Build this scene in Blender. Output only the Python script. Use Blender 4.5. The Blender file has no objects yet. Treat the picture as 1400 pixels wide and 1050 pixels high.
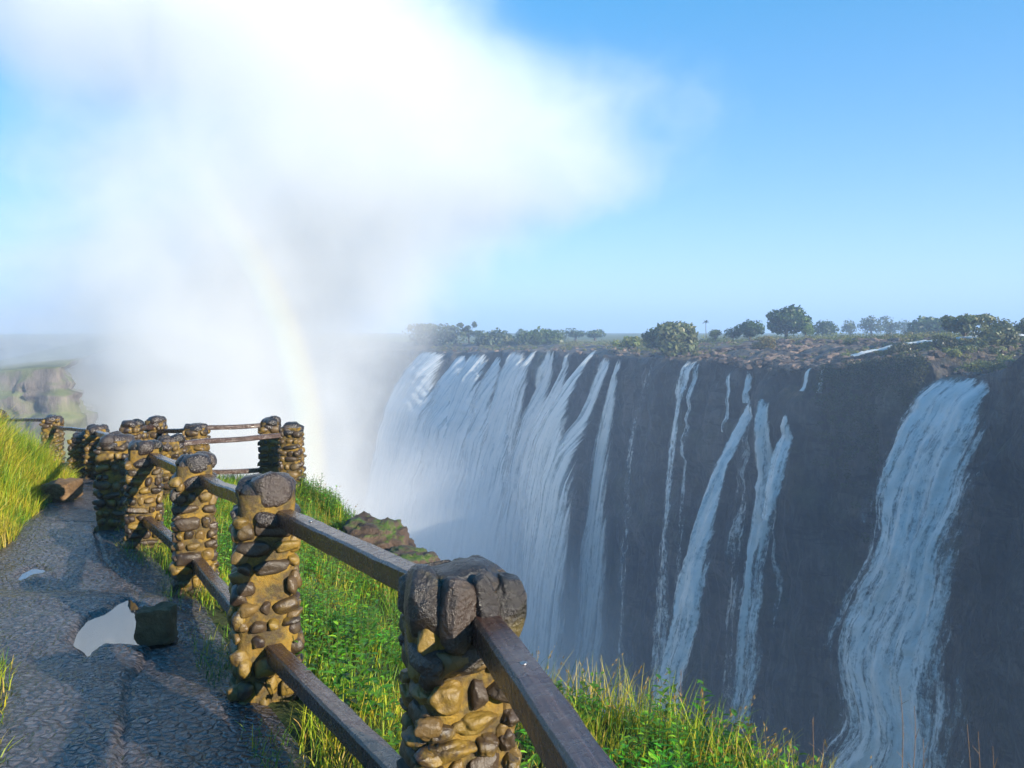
import bpy, bmesh, math, random
import numpy as np
from mathutils import Vector, Matrix, noise as mn
from mathutils.bvhtree import BVHTree

rnd = random.Random(7)
nrs = np.random.RandomState(11)
F = 1050.0            # focal length in photo pixels (photo 1400 wide)
CX, HY = 700.0, 455.0  # principal column, horizon row
CZ = 1.75             # eye height above the path at the camera
scn = bpy.context.scene
col = scn.collection
R = math.radians

def P(px, py, d):
    return Vector(((px - CX) / F * d, d, CZ - (py - HY) / F * d))

# ---------------------------------------------------------------- objects
def tag(o, label=None, cat=None, group=None, kind=None):
    if label: o['label'] = label
    if cat: o['category'] = cat
    if group: o['group'] = group
    if kind: o['kind'] = kind
    return o

def empty(name, loc=(0, 0, 0), rz=0.0):
    o = bpy.data.objects.new(name, None)
    o.empty_display_size = 0.2
    col.objects.link(o)
    o.location = loc
    o.rotation_euler = (0, 0, rz)
    return o

def mesh_obj(name, verts, faces, mats, parent=None, smooth=True, uv=None, colr=None, mat_idx=None, loc=None):
    """verts (n,3) array, faces (m,k) int array or list of tuples -> one linked mesh object."""
    me = bpy.data.meshes.new(name)
    v = np.asarray(verts, dtype=np.float32)
    if isinstance(faces, np.ndarray):
        m, k = faces.shape
        me.vertices.add(len(v)); me.vertices.foreach_set('co', v.ravel())
        me.loops.add(m * k); me.loops.foreach_set('vertex_index', faces.astype(np.int32).ravel())
        me.polygons.add(m)
        me.polygons.foreach_set('loop_start', np.arange(0, m * k, k, dtype=np.int32))
        try:
            me.polygons.foreach_set('loop_total', np.full(m, k, dtype=np.int32))
        except Exception:
            pass
        me.update(calc_edges=True)
        me.validate()
    else:
        me.from_pydata([tuple(p) for p in v], [], [tuple(f) for f in faces])
        me.update()
    if not isinstance(mats, (list, tuple)): mats = [mats]
    for m_ in mats: me.materials.append(m_)
    if mat_idx is not None:
        me.polygons.foreach_set('material_index', np.asarray(mat_idx, dtype=np.int32))
    me.polygons.foreach_set('use_smooth', np.full(len(me.polygons), bool(smooth)))
    if uv is not None:
        l = me.uv_layers.new(name='UVMap')
        li = np.empty(len(me.loops), dtype=np.int32); me.loops.foreach_get('vertex_index', li)
        l.data.foreach_set('uv', np.asarray(uv, dtype=np.float32)[li].ravel())
    if colr is not None:
        a = me.color_attributes.new(name='tint', type='FLOAT_COLOR', domain='POINT')
        c = np.ones((len(v), 4), dtype=np.float32); c[:, :colr.shape[1]] = colr
        a.data.foreach_set('color', c.ravel())
    o = bpy.data.objects.new(name, me)
    col.objects.link(o)
    if parent is not None: o.parent = parent
    if loc is not None: o.location = loc
    return o

def grid_faces(nu, nv):
    """vertex (i,j) = i*nv+j"""
    i, j = np.meshgrid(np.arange(nu - 1), np.arange(nv - 1), indexing='ij')
    a = (i * nv + j).ravel()
    return np.stack([a, a + nv, a + nv + 1, a + 1], 1)

def interp(tab, x):
    """piecewise linear table [(x, y...)]"""
    xs = [t[0] for t in tab]
    if len(tab[0]) == 2: return float(np.interp(x, xs, [t[1] for t in tab]))
    return [float(np.interp(x, xs, [t[k] for t in tab])) for k in range(1, len(tab[0]))]

def fbm(x, y, z, H=1.0, oct_=4):
    return mn.fractal(Vector((x, y, z)), H, 2.0, oct_)

# ---------------------------------------------------------------- materials
class NT:
    def __init__(s, name, vol=False):
        s.m = bpy.data.materials.new(name); s.m.use_nodes = True
        s.t = s.m.node_tree; s.t.nodes.clear()
        s.out = s.t.nodes.new('ShaderNodeOutputMaterial')
    def n(s, typ, **kw):
        nd = s.t.nodes.new(typ)
        for k, v in kw.items():
            if k.startswith('i_'):
                key = k[2:]
                nd.inputs[int(key) if key.isdigit() else key.replace('_', ' ')].default_value = v
            else: setattr(nd, k, v)
        return nd
    def l(s, a, b): s.t.links.new(a, b)
    def put(s, sock, v):
        if isinstance(v, bpy.types.NodeSocket): s.l(v, sock)
        else: sock.default_value = v
    def math(s, op, a, b=None, c=None, clamp=False):
        nd = s.n('ShaderNodeMath', operation=op, use_clamp=clamp)
        s.put(nd.inputs[0], a)
        if b is not None: s.put(nd.inputs[1], b)
        if c is not None: s.put(nd.inputs[2], c)
        return nd.outputs[0]
    def ramp(s, fac, stops, interp='LINEAR'):
        nd = s.n('ShaderNodeValToRGB'); cr = nd.color_ramp; cr.interpolation = interp
        while len(cr.elements) < len(stops): cr.elements.new(0.5)
        for e, (p, c) in zip(cr.elements, stops):
            e.position = p
            e.color = (c, c, c, 1) if isinstance(c, (int, float)) else (c[0], c[1], c[2], 1)
        s.put(nd.inputs[0], fac)
        return nd.outputs[0]
    def mix(s, fac, a, b, blend='MIX'):
        nd = s.n('ShaderNodeMix', data_type='RGBA', blend_type=blend)
        s.put(nd.inputs[0], fac)
        for k, v in ((6, a), (7, b)):
            if isinstance(v, tuple): v = (v[0], v[1], v[2], 1)
            s.put(nd.inputs[k], v)
        return nd.outputs[2]
    def coords(s, kind='Object', scale=(1, 1, 1), loc=(0, 0, 0)):
        tc = s.n('ShaderNodeTexCoord')
        mp = s.n('ShaderNodeMapping'); mp.inputs['Scale'].default_value = scale; mp.inputs['Location'].default_value = loc
        s.l(tc.outputs[kind], mp.inputs['Vector'])
        return mp.outputs[0]
    def pos(s, scale=(1, 1, 1), loc=(0, 0, 0)):
        g = s.n('ShaderNodeNewGeometry')
        mp = s.n('ShaderNodeMapping'); mp.inputs['Scale'].default_value = scale; mp.inputs['Location'].default_value = loc
        s.l(g.outputs['Position'], mp.inputs['Vector'])
        return mp.outputs[0]
    def noise(s, vec, scale, detail=5, rough=0.55, dist=0.0):
        nd = s.n('ShaderNodeTexNoise', i_Scale=scale, i_Detail=detail, i_Roughness=rough, i_Distortion=dist)
        if vec is not None: s.l(vec, nd.inputs['Vector'])
        return nd.outputs['Fac']
    def voro(s, vec, scale, feature='F1', rnd_=1.0, out='Distance'):
        nd = s.n('ShaderNodeTexVoronoi', feature=feature, i_Scale=scale, i_Randomness=rnd_)
        if vec is not None: s.l(vec, nd.inputs['Vector'])
        return nd.outputs[out]
    def bump(s, h, strength=0.5, dist=0.02, normal=None):
        nd = s.n('ShaderNodeBump', i_Strength=strength, i_Distance=dist)
        s.put(nd.inputs['Height'], h)
        if normal is not None: s.l(normal, nd.inputs['Normal'])
        return nd.outputs[0]
    def bsdf(s, color, rough=0.7, normal=None, spec=0.5, alpha=None, coat=None, metal=0.0, sss=None):
        b = s.n('ShaderNodeBsdfPrincipled')
        if isinstance(color, tuple): color = (color[0], color[1], color[2], 1)
        s.put(b.inputs['Base Color'], color); s.put(b.inputs['Roughness'], rough)
        s.put(b.inputs['Specular IOR Level'], spec); s.put(b.inputs['Metallic'], metal)
        if normal is not None: s.l(normal, b.inputs['Normal'])
        if alpha is not None: s.put(b.inputs['Alpha'], alpha)
        if coat is not None:
            s.put(b.inputs['Coat Weight'], coat); b.inputs['Coat Roughness'].default_value = 0.12
        return b.outputs[0]
    def surf(s, sh): s.l(sh, s.out.inputs['Surface']); return s.m
    def vol(s, sh): s.l(sh, s.out.inputs['Volume']); return s.m
    def attr(s, name='tint'):
        nd = s.n('ShaderNodeAttribute', attribute_name=name)
        return nd.outputs['Color']
    def sep(s, c):
        nd = s.n('ShaderNodeSeparateColor'); s.l(c, nd.inputs[0]); return nd.outputs
    def xyz(s, v):
        nd = s.n('ShaderNodeSeparateXYZ'); s.l(v, nd.inputs[0]); return nd.outputs
    def mapr(s, v, a, b, c=0.0, d=1.0, typ='SMOOTHSTEP'):
        nd = s.n('ShaderNodeMapRange', interpolation_type=typ)
        s.put(nd.inputs[0], v)
        for k, q in ((1, a), (2, b), (3, c), (4, d)): s.put(nd.inputs[k], q)
        return nd.outputs[0]

# ---------------------------------------------------------------- camera, sun, sky
SUN_AZ, SUN_EL = 132.0, 20.0     # azimuth measured clockwise from the view direction (+Y)
cam = bpy.data.cameras.new('camera'); cam_o = bpy.data.objects.new('camera', cam); col.objects.link(cam_o)
cam.sensor_width = 36.0; cam.lens = 36.0 * F / 1400.0
cam.shift_y = -(525.0 - HY) / 1400.0
cam.clip_start = 0.05; cam.clip_end = 20000
cam_o.location = (0, 0, CZ); cam_o.rotation_euler = (R(90), 0, 0)
scn.camera = cam_o

sun_dir = Vector((math.sin(R(SUN_AZ)) * math.cos(R(SUN_EL)), math.cos(R(SUN_AZ)) * math.cos(R(SUN_EL)), math.sin(R(SUN_EL))))
sl = bpy.data.lights.new('sun', 'SUN'); sl.energy = 4.0; sl.angle = R(0.53); sl.color = (1.0, 0.90, 0.74)
so = bpy.data.objects.new('sun', sl); col.objects.link(so)
so.rotation_euler = (-sun_dir).to_track_quat('-Z', 'Y').to_euler()
so.location = (10, -10, 60)

w = bpy.data.worlds.new('World'); scn.world = w; w.use_nodes = True
wt = w.node_tree; wt.nodes.clear()
wo = wt.nodes.new('ShaderNodeOutputWorld'); bg = wt.nodes.new('ShaderNodeBackground')
sky = wt.nodes.new('ShaderNodeTexSky'); sky.sky_type = 'NISHITA'; sky.sun_disc = False
sky.sun_elevation = R(SUN_EL); sky.sun_rotation = R(SUN_AZ)
sky.altitude = 900; sky.air_density = 0.8; sky.dust_density = 0.0; sky.ozone_density = 4.0
bg.inputs['Strength'].default_value = 0.15
hs = wt.nodes.new('ShaderNodeHueSaturation'); gm = wt.nodes.new('ShaderNodeGamma')
hs.inputs['Saturation'].default_value = 1.29; gm.inputs['Gamma'].default_value = 0.58; hs.inputs['Hue'].default_value = .510
wt.links.new(sky.outputs[0], hs.inputs['Color']); wt.links.new(hs.outputs[0], gm.inputs[0]); wt.links.new(gm.outputs[0], bg.inputs[0]); wt.links.new(bg.outputs[0], wo.inputs[0])
scn.view_settings.view_transform = 'Standard'; scn.view_settings.look = 'None'
scn.view_settings.exposure = 1.6; scn.view_settings.gamma = 1.0
c = scn.cycles
c.max_bounces = 10; c.diffuse_bounces = 3; c.glossy_bounces = 3; c.transmission_bounces = 3
c.volume_bounces = 4; c.transparent_max_bounces = 16
c.volume_step_rate = 1.0; c.volume_max_steps = 256
c.use_denoising = True
c.caustics_reflective = False; c.caustics_refractive = False
M = {}
def mat_cliff():
    m = NT('cliff')
    p = m.pos(); g = m.n('ShaderNodeNewGeometry')
    n1 = m.noise(p, .25, 8, .65); n2 = m.noise(m.pos((1, 1, .25)), 1.1, 6, .7); n3 = m.noise(p, .07, 4, .6, .5)
    rock = m.ramp(n2, [(.25, (.005, .005, .006)), (.5, (.020, .018, .019)), (.75, (.105, .082, .070))])
    rock = m.mix(m.mapr(n1, .4, .7), rock, (.016, .015, .016))
    nz = m.xyz(g.outputs['Normal'])[2]
    n5 = m.noise(m.pos((1, 1, .45)), .16, 5, .65, .6)
    rock = m.mix(m.mapr(n5, .48, .62, 0, .85), rock, m.mix(n2, (.034, .030, .030), (.16, .13, .115)))
    n6 = m.noise(m.pos((.35, .35, 1.6)), .30, 5, .7, .4)
    rock = m.mix(m.mapr(n6, .50, .58, 0, .75), rock, (.006, .006, .007))
    veg = m.math('MULTIPLY', m.mapr(n3, .47, .62), m.mapr(nz, -.1, .7, .25, 1))
    c = m.mix(m.math('MULTIPLY', veg, .75), rock, m.mix(n2, (.02, .035, .012), (.10, .095, .03)))
    top = m.mapr(nz, .55, .9)
    c = m.mix(m.math('MULTIPLY', top, m.mapr(n1, .42, .6)), c, m.mix(n2, (.10, .055, .04), (.24, .19, .10)))
    b = m.bump(m.math('ADD', n2, m.math('MULTIPLY', n1, .8)), 1.0, 1.7)
    return m.surf(m.bsdf(c, .55, b, .5))
def mat_plateau():
    m = NT('plateau_ground')
    p = m.pos()
    n1 = m.noise(p, .03, 5, .6); n2 = m.noise(p, .5, 5, .7)
    c = m.ramp(n1, [(.3, (.05, .085, .02)), (.5, (.16, .16, .05)), (.7, (.25, .21, .09))])
    c = m.mix(m.mapr(n2, .3, .7, 0, .6), c, (.045, .06, .02))
    return m.surf(m.bsdf(c, .9, m.bump(n2, .6, .5), .2))
def mat_far_cliff():
    m = NT('far_cliff')
    p = m.pos(); g = m.n('ShaderNodeNewGeometry')
    n1 = m.noise(p, .10, 6, .65, .4); n2 = m.noise(m.pos((1, 1, .3)), .45, 6, .7)
    rock = m.ramp(n2, [(.3, (.06, .05, .045)), (.6, (.17, .14, .12)), (.8, (.30, .24, .18))])
    nz = m.xyz(g.outputs['Normal'])[2]
    grass = m.ramp(n1, [(.35, (.06, .075, .035)), (.6, (.13, .14, .06)), (.8, (.22, .18, .10))])
    k = m.math('ADD', m.mapr(n1, .48, .60, 0, .7), m.mapr(nz, .25, .7), clamp=True)
    return m.surf(m.bsdf(m.mix(k, rock, grass), .9, m.bump(n2, .8, .8), .2))
def mat_hills():
    m = NT('hills')
    n1 = m.noise(m.pos(), .01, 6, .6)
    return m.surf(m.bsdf(m.ramp(n1, [(.3, (.03, .05, .02)), (.7, (.08, .09, .04))]), .95, None, .1))
def mat_water_fall():
    m = NT('water_fall')
    uvn = m.n('ShaderNodeUVMap')
    def mp(sx, sy):
        q = m.n('ShaderNodeMapping'); q.inputs['Scale'].default_value = (sx, sy, 1); m.l(uvn.outputs[0], q.inputs['Vector']); return q.outputs[0]
    s1 = m.noise(mp(1.0, .045), 1.0, 6, .62, .35)       # long vertical strands
    s2 = m.noise(mp(2.6, .42), 1.0, 5, .7, .9)           # broken threads
    s3 = m.noise(mp(1.7, 1.2), 1.0, 6, .78, .5)          # froth
    e, dn, dp = m.sep(m.attr())
    st = m.math('ADD', m.math('MULTIPLY', s1, .62), m.math('MULTIPLY', s2, .38))
    st = m.math('ADD', st, m.math('MULTIPLY', m.math('SUBTRACT', s3, .5), .46))
    s4 = m.noise(mp(.55, .10), 1.0, 4, .6, .8)           # dense and thin patches
    st = m.math('ADD', st, m.math('MULTIPLY', m.math('SUBTRACT', s4, .5), .55))
    ed = m.mapr(e, 0, .7)                                # frayed edges
    k = m.math('MULTIPLY', ed, dn)
    thr = m.math('SUBTRACT', .75, m.math('MULTIPLY', k, .46))
    a = m.mapr(st, m.math('SUBTRACT', thr, .13), m.math('ADD', thr, .17))
    a = m.math('MULTIPLY', a, m.math('MULTIPLY', m.mapr(e, 0, .14), .96))
    c = m.ramp(st, [(.36, (.50, .60, .66)), (.50, (.84, .88, .90)), (.62, (.93, .94, .95))])
    df = m.n('ShaderNodeBsdfDiffuse'); m.l(c, df.inputs[0])
    b = m.bump(m.math('ADD', s2, m.math('MULTIPLY', s3, .6)), .7, .6); m.l(b, df.inputs['Normal'])
    tl = m.n('ShaderNodeBsdfTranslucent'); m.l(c, tl.inputs[0])
    mx = m.n('ShaderNodeMixShader'); mx.inputs[0].default_value = .25; m.l(df.outputs[0], mx.inputs[1]); m.l(tl.outputs[0], mx.inputs[2])
    tr = m.n('ShaderNodeBsdfTransparent')
    m2 = m.n('ShaderNodeMixShader'); m.l(a, m2.inputs[0]); m.l(tr.outputs[0], m2.inputs[1]); m.l(mx.outputs[0], m2.inputs[2])
    return m.surf(m2.outputs[0])

def mat_water_veil():
    m = NT('water_veil')
    uvn = m.n('ShaderNodeUVMap')
    def mp(sx, sy):
        q = m.n('ShaderNodeMapping'); q.inputs['Scale'].default_value = (sx, sy, 1); m.l(uvn.outputs[0], q.inputs['Vector']); return q.outputs[0]
    s1 = m.noise(mp(.75, .014), 1.0, 6, .62, .35)       # long vertical strands
    s2 = m.noise(mp(2.2, .07), 1.0, 5, .7, .9)           # broken threads
    s3 = m.noise(mp(1.7, 1.2), 1.0, 6, .78, .5)          # froth
    e, dn, dp = m.sep(m.attr())
    st = m.math('ADD', m.math('MULTIPLY', s1, .62), m.math('MULTIPLY', s2, .38))
    st = m.math('ADD', st, m.math('MULTIPLY', m.math('SUBTRACT', s3, .5), .26))
    s4 = m.noise(mp(.55, .10), 1.0, 4, .6, .8)           # dense and thin patches
    st = m.math('ADD', st, m.math('MULTIPLY', m.math('SUBTRACT', s4, .5), .55))
    ed = m.mapr(e, 0, .7)                                # frayed edges
    k = m.math('MULTIPLY', ed, dn)
    thr = m.math('SUBTRACT', .75, m.math('MULTIPLY', k, .46))
    a = m.mapr(st, m.math('SUBTRACT', thr, .17), m.math('ADD', thr, .21))
    a = m.math('MULTIPLY', a, m.math('MULTIPLY', m.mapr(e, 0, .14), .96))
    c = m.ramp(st, [(.36, (.50, .60, .66)), (.50, (.84, .88, .90)), (.62, (.93, .94, .95))])
    df = m.n('ShaderNodeBsdfDiffuse'); m.l(c, df.inputs[0])
    b = m.bump(m.math('ADD', s2, m.math('MULTIPLY', s3, .6)), .7, .6); m.l(b, df.inputs['Normal'])
    tl = m.n('ShaderNodeBsdfTranslucent'); m.l(c, tl.inputs[0])
    mx = m.n('ShaderNodeMixShader'); mx.inputs[0].default_value = .25; m.l(df.outputs[0], mx.inputs[1]); m.l(tl.outputs[0], mx.inputs[2])
    tr = m.n('ShaderNodeBsdfTransparent')
    m2 = m.n('ShaderNodeMixShader'); m.l(a, m2.inputs[0]); m.l(tr.outputs[0], m2.inputs[1]); m.l(mx.outputs[0], m2.inputs[2])
    return m.surf(m2.outputs[0])
def mat_soil():
    m = NT('soil'); p = m.pos()
    n1 = m.noise(p, 1.3, 6, .65); n2 = m.noise(p, 14, 5, .7)
    c = m.ramp(n1, [(.3, (.045, .035, .018)), (.55, (.05, .07, .016)), (.75, (.11, .11, .03))])
    c = m.mix(m.mapr(n2, .3, .7, 0, .6), c, (.03, .028, .014))
    return m.surf(m.bsdf(c, .9, m.bump(n2, .8, .04), .2))
def mat_path():
    m = NT('path'); p = m.pos()
    v1 = m.voro(m.pos((1, 1, .2)), 34, 'SMOOTH_F1'); v2 = m.voro(p, 15, 'F1')
    n1 = m.noise(p, 26, 6, .7, .6); n2 = m.noise(p, 1.1, 5, .6); n3 = m.noise(p, 4.5, 5, .65); n4 = m.noise(p, 90, 3, .6)
    h = m.math('ADD', m.math('MULTIPLY', v1, .55), m.math('MULTIPLY', n1, .8))
    h = m.math('ADD', h, m.math('MULTIPLY', v2, .25)); h = m.math('ADD', h, m.math('MULTIPLY', n4, .15))
    c = m.ramp(n1, [(.3, (.024, .021, .022)), (.5, (.066, .059, .064)), (.7, (.15, .133, .135))])
    c = m.mix(m.mapr(n2, .45, .65, 0, .45), c, (.060, .040, .030))
    v3 = m.voro(m.pos((1, 1.25, .2)), 17, 'DISTANCE_TO_EDGE')
    c = m.mix(m.mapr(v3, .02, .16, .55, 0), c, (.008, .008, .009))
    h = m.math('ADD', h, m.mapr(v3, .0, .2, 0, 1.0))
    wet = m.mapr(n3, .35, .65)
    ro = m.math('SUBTRACT', .31, m.math('MULTIPLY', wet, .16))
    return m.surf(m.bsdf(c, ro, m.bump(h, .65, .020), 1.0))
def mat_puddle():
    m = NT('puddle')
    n = m.noise(m.pos(), 9, 3, .5)
    m.surf(m.bsdf((.05, .045, .042), .01, m.bump(n, .02, .01), 1.0)); [setattr(b.inputs['IOR'], 'default_value', 2.4) for b in m.t.nodes if b.type == 'BSDF_PRINCIPLED']; return m.m
def mat_mortar():
    m = NT('mortar'); p = m.coords('Object')
    n1 = m.noise(p, 3.2, 5, .65, .4); n2 = m.noise(p, 38, 5, .7); n3 = m.noise(p, 9, 4, .6)
    c = m.ramp(n1, [(.3, (.06, .037, .010)), (.5, (.17, .098, .013)), (.70, (.28, .17, .020))])
    c = m.mix(m.mapr(n3, .42, .58, 0, .9), c, (.040, .028, .016))
    c = m.mix(m.mapr(n2, .4, .7, 0, .45), c, (.13, .10, .02))
    return m.surf(m.bsdf(c, .75, m.bump(m.math('ADD', n2, m.math('MULTIPLY', n3, .7)), .9, .012), .35))
def mat_cobble():
    m = NT('cobble'); p = m.coords('Object'); r_, g_, b_ = m.sep(m.attr())
    n1 = m.noise(p, 7, 5, .65, .3); n2 = m.noise(p, 55, 5, .65); n3 = m.noise(p, 17, 4, .6)
    base = m.ramp(r_, [(0, (.018, .013, .010)), (.35, (.045, .028, .016)), (.6, (.028, .019, .016)), (.85, (.085, .052, .020)), (1, (.14, .085, .022))])
    moss = m.mix(n3, (.22, .125, .013), (.14, .098, .016))
    k = m.math('MULTIPLY', m.mapr(n1, .40, .58), m.mapr(g_, .30, .85, .05, .95))
    c = m.mix(k, base, moss)
    c = m.mix(m.mapr(n2, .35, .7, 0, .4), c, m.mix(.5, c, (.02, .015, .01)))
    ro = m.mapr(n1, .3, .7, .30, .62)
    return m.surf(m.bsdf(c, ro, m.bump(m.math('ADD', n2, m.math('MULTIPLY', n3, 1.2)), .55, .010), .5))
def mat_wet_stone():
    m = NT('wet_stone'); p = m.coords('Object'); r_, g_, b_ = m.sep(m.attr())
    n1 = m.noise(p, 6, 5, .65, .4); n2 = m.noise(p, 70, 5, .7); n3 = m.noise(p, 19, 5, .65); n4 = m.voro(p, 60, 'F1')
    c = m.ramp(r_, [(0, (.010, .007, .006)), (.5, (.019, .0125, .0105)), (1, (.036, .022, .015))])
    c = m.mix(m.math('MULTIPLY', m.mapr(n1, .52, .7), m.mapr(g_, 0, 1, .15, .7)), c, m.mix(n3, (.13, .085, .014), (.09, .075, .02)))
    c = m.mix(m.mapr(n2, .45, .75, 0, .55), c, (.016, .012, .011))
    n5 = m.noise(p, 160, 4, .7); h = m.math('ADD', m.math('MULTIPLY', n2, .9), m.math('MULTIPLY', n3, 1.2)); h = m.math('ADD', h, m.math('MULTIPLY', n4, .45)); h = m.math('ADD', h, m.math('MULTIPLY', n5, .35)); c = m.mix(m.mapr(n5, .52, .68, 0, .45), c, (.055, .040, .030))
    return m.surf(m.bsdf(c, m.mapr(n1, .3, .7, .20, .42), m.bump(h, .8, .012), .7))
def mat_rail():
    m = NT('rail'); uvn = m.n('ShaderNodeUVMap')
    p = m.coords('Object')
    q = m.n('ShaderNodeMapping'); q.inputs['Scale'].default_value = (2.2, 60, 60); m.l(uvn.outputs[0], q.inputs['Vector'])
    gr = m.noise(q.outputs[0], 1.0, 6, .65, .8); n1 = m.noise(p, 2.5, 5, .6); n2 = m.noise(p, 85, 4, .7); n3 = m.noise(p, 22, 5, .65, .8)
    c = m.ramp(gr, [(.3, (.022, .011, .009)), (.55, (.055, .028, .021)), (.75, (.105, .060, .045))])
    c = m.mix(m.mapr(n1, .5, .7, 0, .5), c, (.030, .018, .014))
    h = m.math('ADD', m.math('MULTIPLY', gr, 1.0), m.math('MULTIPLY', n3, .9)); h = m.math('ADD', h, m.math('MULTIPLY', n2, .4))
    return m.surf(m.bsdf(c, m.mapr(n3, .3, .7, .16, .36), m.bump(h, .45, .005), .9))
def mat_block():
    m = NT('block'); p = m.coords('Object')
    n1 = m.noise(p, 6, 6, .7, .3); n2 = m.noise(p, 30, 5, .7)
    c = m.ramp(n1, [(.3, (.07, .040, .020)), (.55, (.16, .098, .050)), (.75, (.26, .17, .09))])
    return m.surf(m.bsdf(c, .7, m.bump(m.math('ADD', n1, n2), .9, .025), .2))
def mat_boulder():
    m = NT('boulder'); p = m.pos(); g = m.n('ShaderNodeNewGeometry')
    n1 = m.noise(p, 3, 6, .7, .4); n2 = m.noise(p, 20, 5, .7)
    c = m.ramp(n1, [(.3, (.022, .015, .012)), (.55, (.085, .055, .040)), (.75, (.19, .14, .10))])
    nz = m.xyz(g.outputs['Normal'])[2]
    moss = m.math('MULTIPLY', m.mapr(nz, .55, .95), m.mapr(n1, .46, .58))
    c = m.mix(moss, c, m.mix(n2, (.03, .07, .008), (.09, .14, .015)))
    return m.surf(m.bsdf(c, .65, m.bump(m.math('ADD', n1, n2), .9, .05), .4))
def mat_steel():
    m = NT('steel'); n = m.noise(m.coords('Object'), 60, 3, .6)
    return m.surf(m.bsdf(m.ramp(n, [(.3, (.25, .25, .26)), (.7, (.45, .45, .46))]), .35, None, .5, metal=.9))
def mat_leaf(name, tl=.45, rough=.5, tcol=1.25):
    m = NT(name); c = m.attr()
    n = m.noise(m.pos(), 30, 3, .6)
    c2 = m.mix(m.mapr(n, .3, .7, 0, .25), c, m.mix(.5, c, (.01, .02, .004)))
    b = m.bsdf(c2, rough, None, .35)
    t = m.n('ShaderNodeBsdfTranslucent'); m.l(m.mix(1.0, c2, (tcol, tcol, .8), 'MULTIPLY'), t.inputs[0])
    x = m.n('ShaderNodeMixShader'); x.inputs[0].default_value = tl; m.l(b, x.inputs[1]); m.l(t.outputs[0], x.inputs[2])
    return m.surf(x.outputs[0])
def mat_bark():
    m = NT('bark'); n = m.noise(m.coords('Object', (1, 1, .3)), 6, 5, .7)
    return m.surf(m.bsdf(m.ramp(n, [(.3, (.04, .03, .022)), (.7, (.14, .11, .085))]), .85, m.bump(n, .8, .03), .2))

def mat_rubble():
    m = NT('rubble'); n = m.noise(m.pos(), 1.6, 5, .7)
    return m.surf(m.bsdf(m.mix(m.mapr(n, .35, .65, 0, .7), m.attr(), (.035, .026, .022)), .8, m.bump(n, .7, .3), .3))
# ---------------------------------------------------------------- far setting: plateau, cliff, gorge
LIP = [(2100, 40, 500), (1700, 66, 495), (1500, 86, 485), (1400, 98, 483), (1372, 101, 505), (1330, 107, 518), (1285, 112, 520), (1270, 114, 492), (1240, 118, 488),
       (1140, 129, 502), (1050, 142, 506), (950, 162, 492), (850, 190, 489), (760, 218, 480), (680, 245, 481),
       (600, 275, 482), (555, 293, 480), (480, 330, 478), (380, 380, 475), (200, 460, 473), (0, 560, 470), (-300, 700, 467)]
LIPP = [P(a, c_, b) for a, b, c_ in LIP]
def resample(pts, step):
    pts = [Vector(p) for p in pts]; out = [pts[0].copy()]; 
    for i in range(len(pts) - 1):
        p0 = pts[max(i - 1, 0)]; p1 = pts[i]; p2 = pts[i + 1]; p3 = pts[min(i + 2, len(pts) - 1)]
        n = max(2, int((p2 - p1).length / step))
        for k in range(1, n + 1):
            t = k / n
            q = 0.5 * ((2 * p1) + (p2 - p0) * t + (2 * p0 - 5 * p1 + 4 * p2 - p3) * t * t + (3 * p1 - p0 - 3 * p2 + p3) * t ** 3)
            q2 = p1.lerp(p2, t)
            out.append(q.lerp(q2, 0.5))
    return out
LIPR = resample(LIPP, 1.0)
LIPA = np.array([tuple(p) for p in LIPR])
LIPX = CX + LIPA[:, 0] / LIPA[:, 1] * F           # photo column of every lip sample (descending)
def lip_at(px):
    k = np.interp(px, LIPX[::-1], np.arange(len(LIPX))[::-1])
    i = int(min(max(k, 0), len(LIPX) - 2)); f = k - i
    return Vector(LIPA[i] * (1 - f) + LIPA[i + 1] * f)
def lip_nrm(px, wdt=8):
    a, b = lip_at(px + wdt), lip_at(px - wdt)
    t = (b - a); t.z = 0; t.normalize()
    return Vector((-t.y, t.x, 0)), t          # outward (towards the gorge), tangent (away from camera)
N0 = Vector((-0.81, -0.586, 0)).normalized()

PLAT = [(-300, -4.5), (500, -4.3), (700, -4.0), (850, -2.3), (1000, -1.6), (1100, -1.15), (1600, -1.1)]
def plat(px): return CZ + interp(PLAT, px)

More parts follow.
